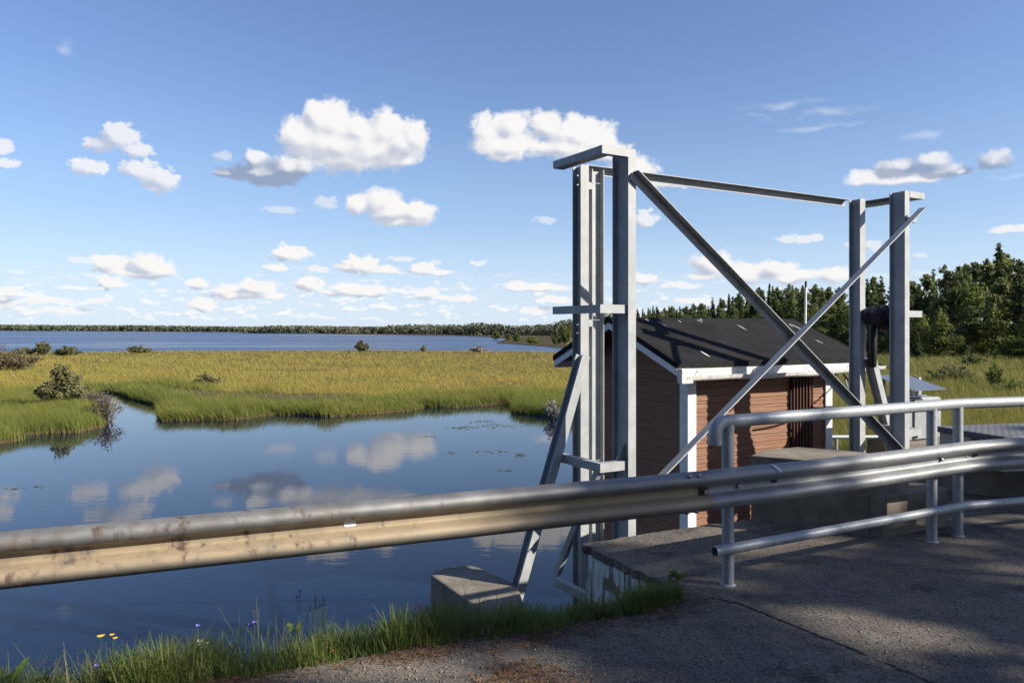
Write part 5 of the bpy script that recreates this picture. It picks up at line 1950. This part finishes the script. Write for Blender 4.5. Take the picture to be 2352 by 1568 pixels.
# ------------------------------------------------------------------ roadside pines to the right, out of the picture: they throw the dappled shade
def road_pines():
    rn = random.Random(19)
    tall = [clumpy(131 + k, 17, 2.5, M_PINE, 0.38, 22, 2000, 0.20, 0.8, True, 0.5, 0.16) for k in range(3)]
    sx, sy = math.sin(SUN_AZ), math.cos(SUN_AZ)
    for w_, t_, h_ in PINE_SPOTS:
        x, y = sx * t_ - sy * w_, sy * t_ + sx * w_
        o_ = place('roadside_pine', tall[rn.randrange(3)], x, y, h_ / 17.0, rn.uniform(0, 6.28), 'tall roadside pine throwing dappled shade over the bridge from the right', 'tree', 'roadside pines', -0.6)


PINE_SPOTS = [(-2.6, 23, 17.5), (-0.4, 22, 17.4), (1.6, 23, 18.6), (3.3, 25.5, 16.6), (4.8, 21.5, 15.3), (6.2, 24.0, 16.5), (8.9, 20.5, 12.4), (10.2, 24.5, 13.4), (12.4, 22, 11.4)]
road_pines()

# ------------------------------------------------------------------ small things on the road
def seam():
    pts = [(1.40, 5.50), (1.574, 5.36), (1.66, 5.22), (1.734, 5.095), (1.86, 4.88), (1.974, 4.68), (2.126, 4.42), (2.33, 4.05), (2.62, 3.55), (3.1, 2.8)]
    rn = random.Random(4)
    dense_ = []
    for p, q in zip(pts[:-1], pts[1:]):
        for k in range(8):
            dense_.append((p[0] + (q[0] - p[0]) * k / 8 + rn.uniform(-.008, .008), p[1] + (q[1] - p[1]) * k / 8 + rn.uniform(-.008, .008)))
    mb_ = MB()
    lo, hi = [], []
    for p in dense_:
        w_ = rn.choice([0.002, 0.006, 0.012, 0.009])
        lo.append((p[0] - w_, p[1] - w_, 0.0035))
        hi.append((p[0] + w_, p[1] + w_, 0.0035))
    for k in range(len(lo) - 1):
        mb_.add([lo[k], lo[k + 1], hi[k + 1], hi[k]], [(3, 2, 1, 0)])
    o_ = mb_.build('road_seam', M_DARK)
    o_['kind'] = 'structure'


seam()
M_STONE = leafy('road_grit', (0.10, 0.095, 0.09), (0.34, 0.30, 0.26), 30.0, 0.0, 0.8, 0.0, (0.35, 0.65))
M_NEEDLE = leafy('dry_pine_litter', (0.10, 0.055, 0.030), (0.20, 0.115, 0.06), 20.0, 0.0, 0.85, 0.0, (0.35, 0.65))
M_DEADLEAF = leafy('dead_leaves', (0.22, 0.10, 0.04), (0.33, 0.19, 0.06), 9.0, 0.2, 0.7, 0.0, (0.35, 0.65))


def grit():
    rn = np.random.default_rng(91)
    n_ = 26000
    px, py = rn.uniform(380, 2500, n_), 1200 + 400 * rn.uniform(0, 1, n_) ** 0.8
    D = EYE * 1778 / (py - 756)
    X, Y = (px - 1176) / 1778 * D, D
    k = in_poly(X, Y, road_ring) & (fbm(X * 1.6, Y * 1.6, 5) + rn.uniform(-.2, .2, n_) > 0.47)
    X, Y = X[k], Y[k]
    m_ = len(X)
    r_ = 0.0026 + 0.0068 * rn.uniform(0, 1, m_) ** 4
    base = np.array([(1, 0, 0), (0, 1, 0), (-1, 0, 0), (0, -1, 0), (0, 0, 1), (0, 0, -1)], float)
    fc = np.array([(0, 1, 4), (1, 2, 4), (2, 3, 4), (3, 0, 4), (1, 0, 5), (2, 1, 5), (3, 2, 5), (0, 3, 5)])
    v = base[None] * (r_[:, None, None] * rn.uniform(0.6, 1.4, (m_, 6, 1)) * np.array([1, 1, 0.7])) + np.stack([X, Y, r_ * 0.3], 1)[:, None]
    f = fc[None] + (np.arange(m_) * 6)[:, None, None]
    o_ = link_mesh('road_grit', np_mesh('road_grit', v.reshape(-1, 3), f.reshape(-1, 3)), M_STONE)
    tag(o_, 'loose grit and small stones lying on the worn asphalt', 'gravel', kind='stuff')
    # brown needle litter along the verge and in drifts on the asphalt
    n_ = 90000
    px, py = rn.uniform(300, 2400, n_), 1330 + 260 * rn.uniform(0, 1, n_)
    D = EYE * 1778 / (py - 756)
    X, Y = (px - 1176) / 1778 * D, D
    ed = seg_dist(X, Y, [tuple(p) for p in EDGE_LINE])
    drift = fbm(X * 2.2, Y * 2.2, 33)
    prob = np.clip(0.95 - ed / 0.28, 0, 1) * np.clip((drift - 0.22) * 3, 0.15, 1) + np.clip((drift - 0.50) * 5, 0, 0.9) * np.clip(1.3 - ed / 0.8, 0, 1) * np.clip((0.55 - X) / 0.4, 0, 1)
    k = in_poly(X, Y, road_ring) & (rn.uniform(0, 1, n_) < prob)
    X, Y = X[k], Y[k]
    m_ = len(X)
    a_ = rn.uniform(0, 6.28, m_)
    ln_ = rn.uniform(0.012, 0.035, m_)
    w_ = 0.0014
    c_ = np.stack([X, Y, rn.uniform(0.003, 0.010, m_)], 1)
    d_ = np.stack([np.cos(a_) * ln_, np.sin(a_) * ln_, rn.uniform(-0.003, 0.003, m_)], 1)
    s_ = np.stack([-np.sin(a_) * w_, np.cos(a_) * w_, np.full(m_, 0.0008)], 1)
    v = np.stack([c_ - d_ - s_, c_ - d_ + s_, c_ + d_ + s_, c_ + d_ - s_], 1)
    o_ = link_mesh('needle_litter', np_mesh('needle_litter', v.reshape(-1, 3), np.arange(m_ * 4).reshape(-1, 4)), M_NEEDLE)
    tag(o_, 'brown pine needle litter along the grass edge of the asphalt', 'litter', kind='stuff')


grit()


def leaf_shape(length, width, curl=0.2, n_=6, notch=0.0):
    """a leaf blade along +x, folded a little along the rib"""
    vs_, fs_ = [], []
    for i in range(n_ + 1):
        q = i / n_
        w_ = width * math.sin(math.pi * min(1.0, q * 0.92 + 0.06)) ** 0.8 * (1.0 - notch * (i % 2))
        z = curl * length * q * q
        vs_ += [(q * length, -w_, z + 0.25 * w_), (q * length, 0, z), (q * length, w_, z + 0.25 * w_)]
    for i in range(n_):
        a_ = i * 3
        fs_ += [(a_, a_ + 3, a_ + 4, a_ + 1), (a_ + 1, a_ + 4, a_ + 5, a_ + 2)]
    return vs_, fs_


def dead_leaves():
    rn = random.Random(15)
    spots = [(1412, 1418), (1432, 1404), (1240, 1432), (775, 1500), (940, 1494), (1010, 1478), (1025, 1474), (1830, 1445), (1875, 1295), (1905, 1342), (1455, 1455), (1275, 1440), (2045, 1320)]
    for i, (x, y) in enumerate(spots):
        X, Y = gp(x, y, 0.004)
        vs_, fs_ = leaf_shape(rn.uniform(0.035, 0.06), rn.uniform(0.010, 0.018), rn.uniform(0.1, 0.5))
        o_ = MB().add(vs_, fs_, True).build('dead_leaf', M_DEADLEAF)
        o_.location = (X, Y, 0.006)
        o_.rotation_euler = (rn.uniform(-.2, .2), rn.uniform(-.2, 0), rn.uniform(0, 6.28))
        tag(o_, 'small curled orange-brown dead leaf lying on the asphalt', 'leaf', 'dead leaves on the asphalt')


dead_leaves()
M_PETAL_Y = mat('yellow_petals', (0.80, 0.50, 0.02), 0.6)
M_PETAL_V = mat('violet_petals', (0.20, 0.14, 0.62), 0.6)
M_PETAL_P = mat('pink_petals', (0.55, 0.14, 0.50), 0.6)
M_PETAL_W = mat('cream_petals', (0.62, 0.58, 0.45), 0.7)
M_STEM = mat('green_stems', (0.07, 0.10, 0.03), 0.6)
M_SEED = mat('brown_seed_heads', (0.10, 0.06, 0.045), 0.8)
M_BROADLEAF = leafy('broad_leaves', (0.085, 0.135, 0.030), (0.13, 0.18, 0.04), 8.0, 0.45, 0.5)


def flower(name, x, y, depth, drop, petal, label, heads, group=None, hs=0.016, bell=False):
    """stem rooted on the bank; heads: list of (dx, dy) in photograph pixels from (x, y)"""
    X, Y, Z = (x - 1176) / 1778 * depth, depth, EYE - (y - 756) / 1778 * depth
    o_ = empty(name, (X, Y, Z - drop), 0, label, 'flower', group)
    rn = random.Random(int(x))
    for dx, dy in heads:
        hx, hz = dx / 1778 * depth, drop - dy / 1778 * depth
        MB().tube([(0, 0, -0.05), (hx * 0.2 + rn.uniform(-.008, .008), 0, drop * 0.5), (hx, 0, hz - 0.004)], [0.0022, 0.0018, 0.0012], 6).build('stem', M_STEM, o_)
        mb_ = MB()
        n_ = 5 if bell else 14
        for k in range(n_):
            a_ = k / n_ * 6.283 + rn.uniform(-.1, .1)
            ln_ = hs * rn.uniform(0.85, 1.1)
            wd = hs * (0.42 if bell else 0.16)
            ca, sa = math.cos(a_), math.sin(a_)
            up = (0.9 if bell else 0.45)
            c_ = Vector((hx, 0, hz))
            t1 = c_ + Vector((ca * ln_ * 0.55, sa * ln_ * 0.55, ln_ * up * 0.6))
            t2 = c_ + Vector((ca * ln_, sa * ln_, ln_ * up * (0.8 if not bell else 1.0)))
            sd_ = Vector((-sa, ca, 0)) * wd
            mb_.add([c_, t1 - sd_, t2, t1 + sd_], [(0, 1, 2, 3)])
        mb_.build('petals', petal, o_)
    return o_


flower('yellow_flower', 232, 1462, 4.35, 0.30, M_PETAL_Y, 'wide open yellow flower, leftmost in the verge at lower left', [(0, 0)], None, 0.024)
flower('yellow_flower', 258, 1458, 4.35, 0.30, M_PETAL_Y, 'smaller double-headed yellow flower right of the open yellow one', [(0, 0), (7, 8)], None, 0.016)
flower('bellflower', 585, 1433, 4.75, 0.30, M_PETAL_V, 'pale violet bellflower below a brown seed head in the verge', [(0, 0), (-9, 6)], None, 0.020, True)
flower('bellflower', 455, 1440, 4.6, 0.28, M_PETAL_V, 'violet bellflower above the bleached dry grass clump', [(0, 0)], None, 0.018, True)
flower('bellflower', 688, 1360, 5.1, 0.42, M_PETAL_V, 'dark blue-violet bellflower standing tall against the water', [(0, 0), (-6, 14)], None, 0.020, True)
flower('bellflower', 222, 1532, 4.25, 0.20, M_PETAL_V, 'violet bellflower low in the grass under the yellow flowers', [(0, 0), (-4, 24)], None, 0.018, True)
flower('pink_flower', 968, 1392, 5.0, 0.30, M_PETAL_P, 'pink flower in the grass left of the concrete pier', [(0, 0), (-14, 6)], None, 0.020, True)
flower('pink_flower', 902, 1422, 5.0, 0.26, M_PETAL_P, 'dim pink flower deeper in the grass left of the bright pink one', [(0, 0)], None, 0.018, True)
flower('yarrow', 462, 1484, 4.5, 0.22, M_PETAL_W, 'cream coloured withered flower cluster in the dry grass', [(0, 0), (-10, 4), (6, 7), (-3, -6), (12, -2)], None, 0.024, True)
flower('seed_stalk', 584, 1405, 4.75, 0.32, M_SEED, 'brown seed head on a thin stalk above the violet bellflower', [(0, 0)], None, 0.014)
for i, (x, y) in enumerate(((724, 1362), (733, 1378), (742, 1372), (712, 1385), (748, 1388))):
    flower('seed_stalk', x, y, 5.1, 0.36, M_SEED, 'thin dark dried stalk right of the tall violet bellflower', [(0, 0), (2, 9), (-2, 18)], 'dried stalks against the water', 0.010)


def broad_plant(x, y, depth, n_, ln_, wd, label, seed, notch=0.0, upright=0.9, drop=0.25, lz=None):
    X, Y = (x - 1176) / 1778 * depth, depth
    Z = EYE - (y - 756) / 1778 * depth
    o_ = empty('broadleaf_plant', (X, Y, Z), 0, label, 'plant')
    rn = random.Random(seed)
    for k in range(n_):
        vs_, fs_ = leaf_shape(ln_ * rn.uniform(0.7, 1.15), wd * rn.uniform(0.8, 1.2), rn.uniform(-0.5, 0.1), 8, notch)
        lf = MB().add(vs_, fs_, True).build('leaf', M_BROADLEAF, o_)
        lf.location = (rn.uniform(-.04, .04), rn.uniform(-.04, .04), (rn.uniform(0, lz) if lz else 0))
        lf.rotation_euler = (rn.uniform(-.5, .5), -upright * rn.uniform(0.6, 1.2), rn.uniform(0, 6.28))
    return o_


broad_plant(14, 1575, 4.05, 6, 0.19, 0.026, 'large plant with notched green leaves in the lower left corner', 31, 0.35, 1.0)
broad_plant(100, 1572, 4.1, 5, 0.17, 0.024, 'notched leafy plant right of the corner plant at lower left', 32, 0.35, 1.0)
broad_plant(1556, 1358, 5.55, 16, 0.075, 0.024, 'leafy weed at the end of the grass strip by the first railing post', 33, 0.0, 0.5, lz=0.12)
broad_plant(1075, 1462, 4.85, 5, 0.07, 0.025, 'small round-leaved weed at the asphalt edge below the pier', 34, 0.0, 0.5)
broad_plant(672, 1448, 4.95, 5, 0.06, 0.016, 'broad leaf weed below the dried stalks', 35, 0.0, 0.8)


def sky_screen_trees():
    """added spruces, unseen behind the camera, put there to block sky light"""
    rn = random.Random(44)
    for k in range(20):
        a_ = R(150 + 112 * k / 19 + rn.uniform(-2, 2))
        r_ = 15 + rn.uniform(0, 6) + (3 if k % 2 else 0)
        place('sky_screen_spruce', SPRUCES[k % 3], r_ * math.sin(a_), r_ * math.cos(a_) - 1.0, rn.uniform(1.1, 1.4), rn.uniform(0, 6.28), 'added unseen spruce behind the camera that blocks sky light', 'tree', 'added sky-blocking spruces', -0.8)


sky_screen_trees()  # added out of view, darkens the gantry's shaded faces
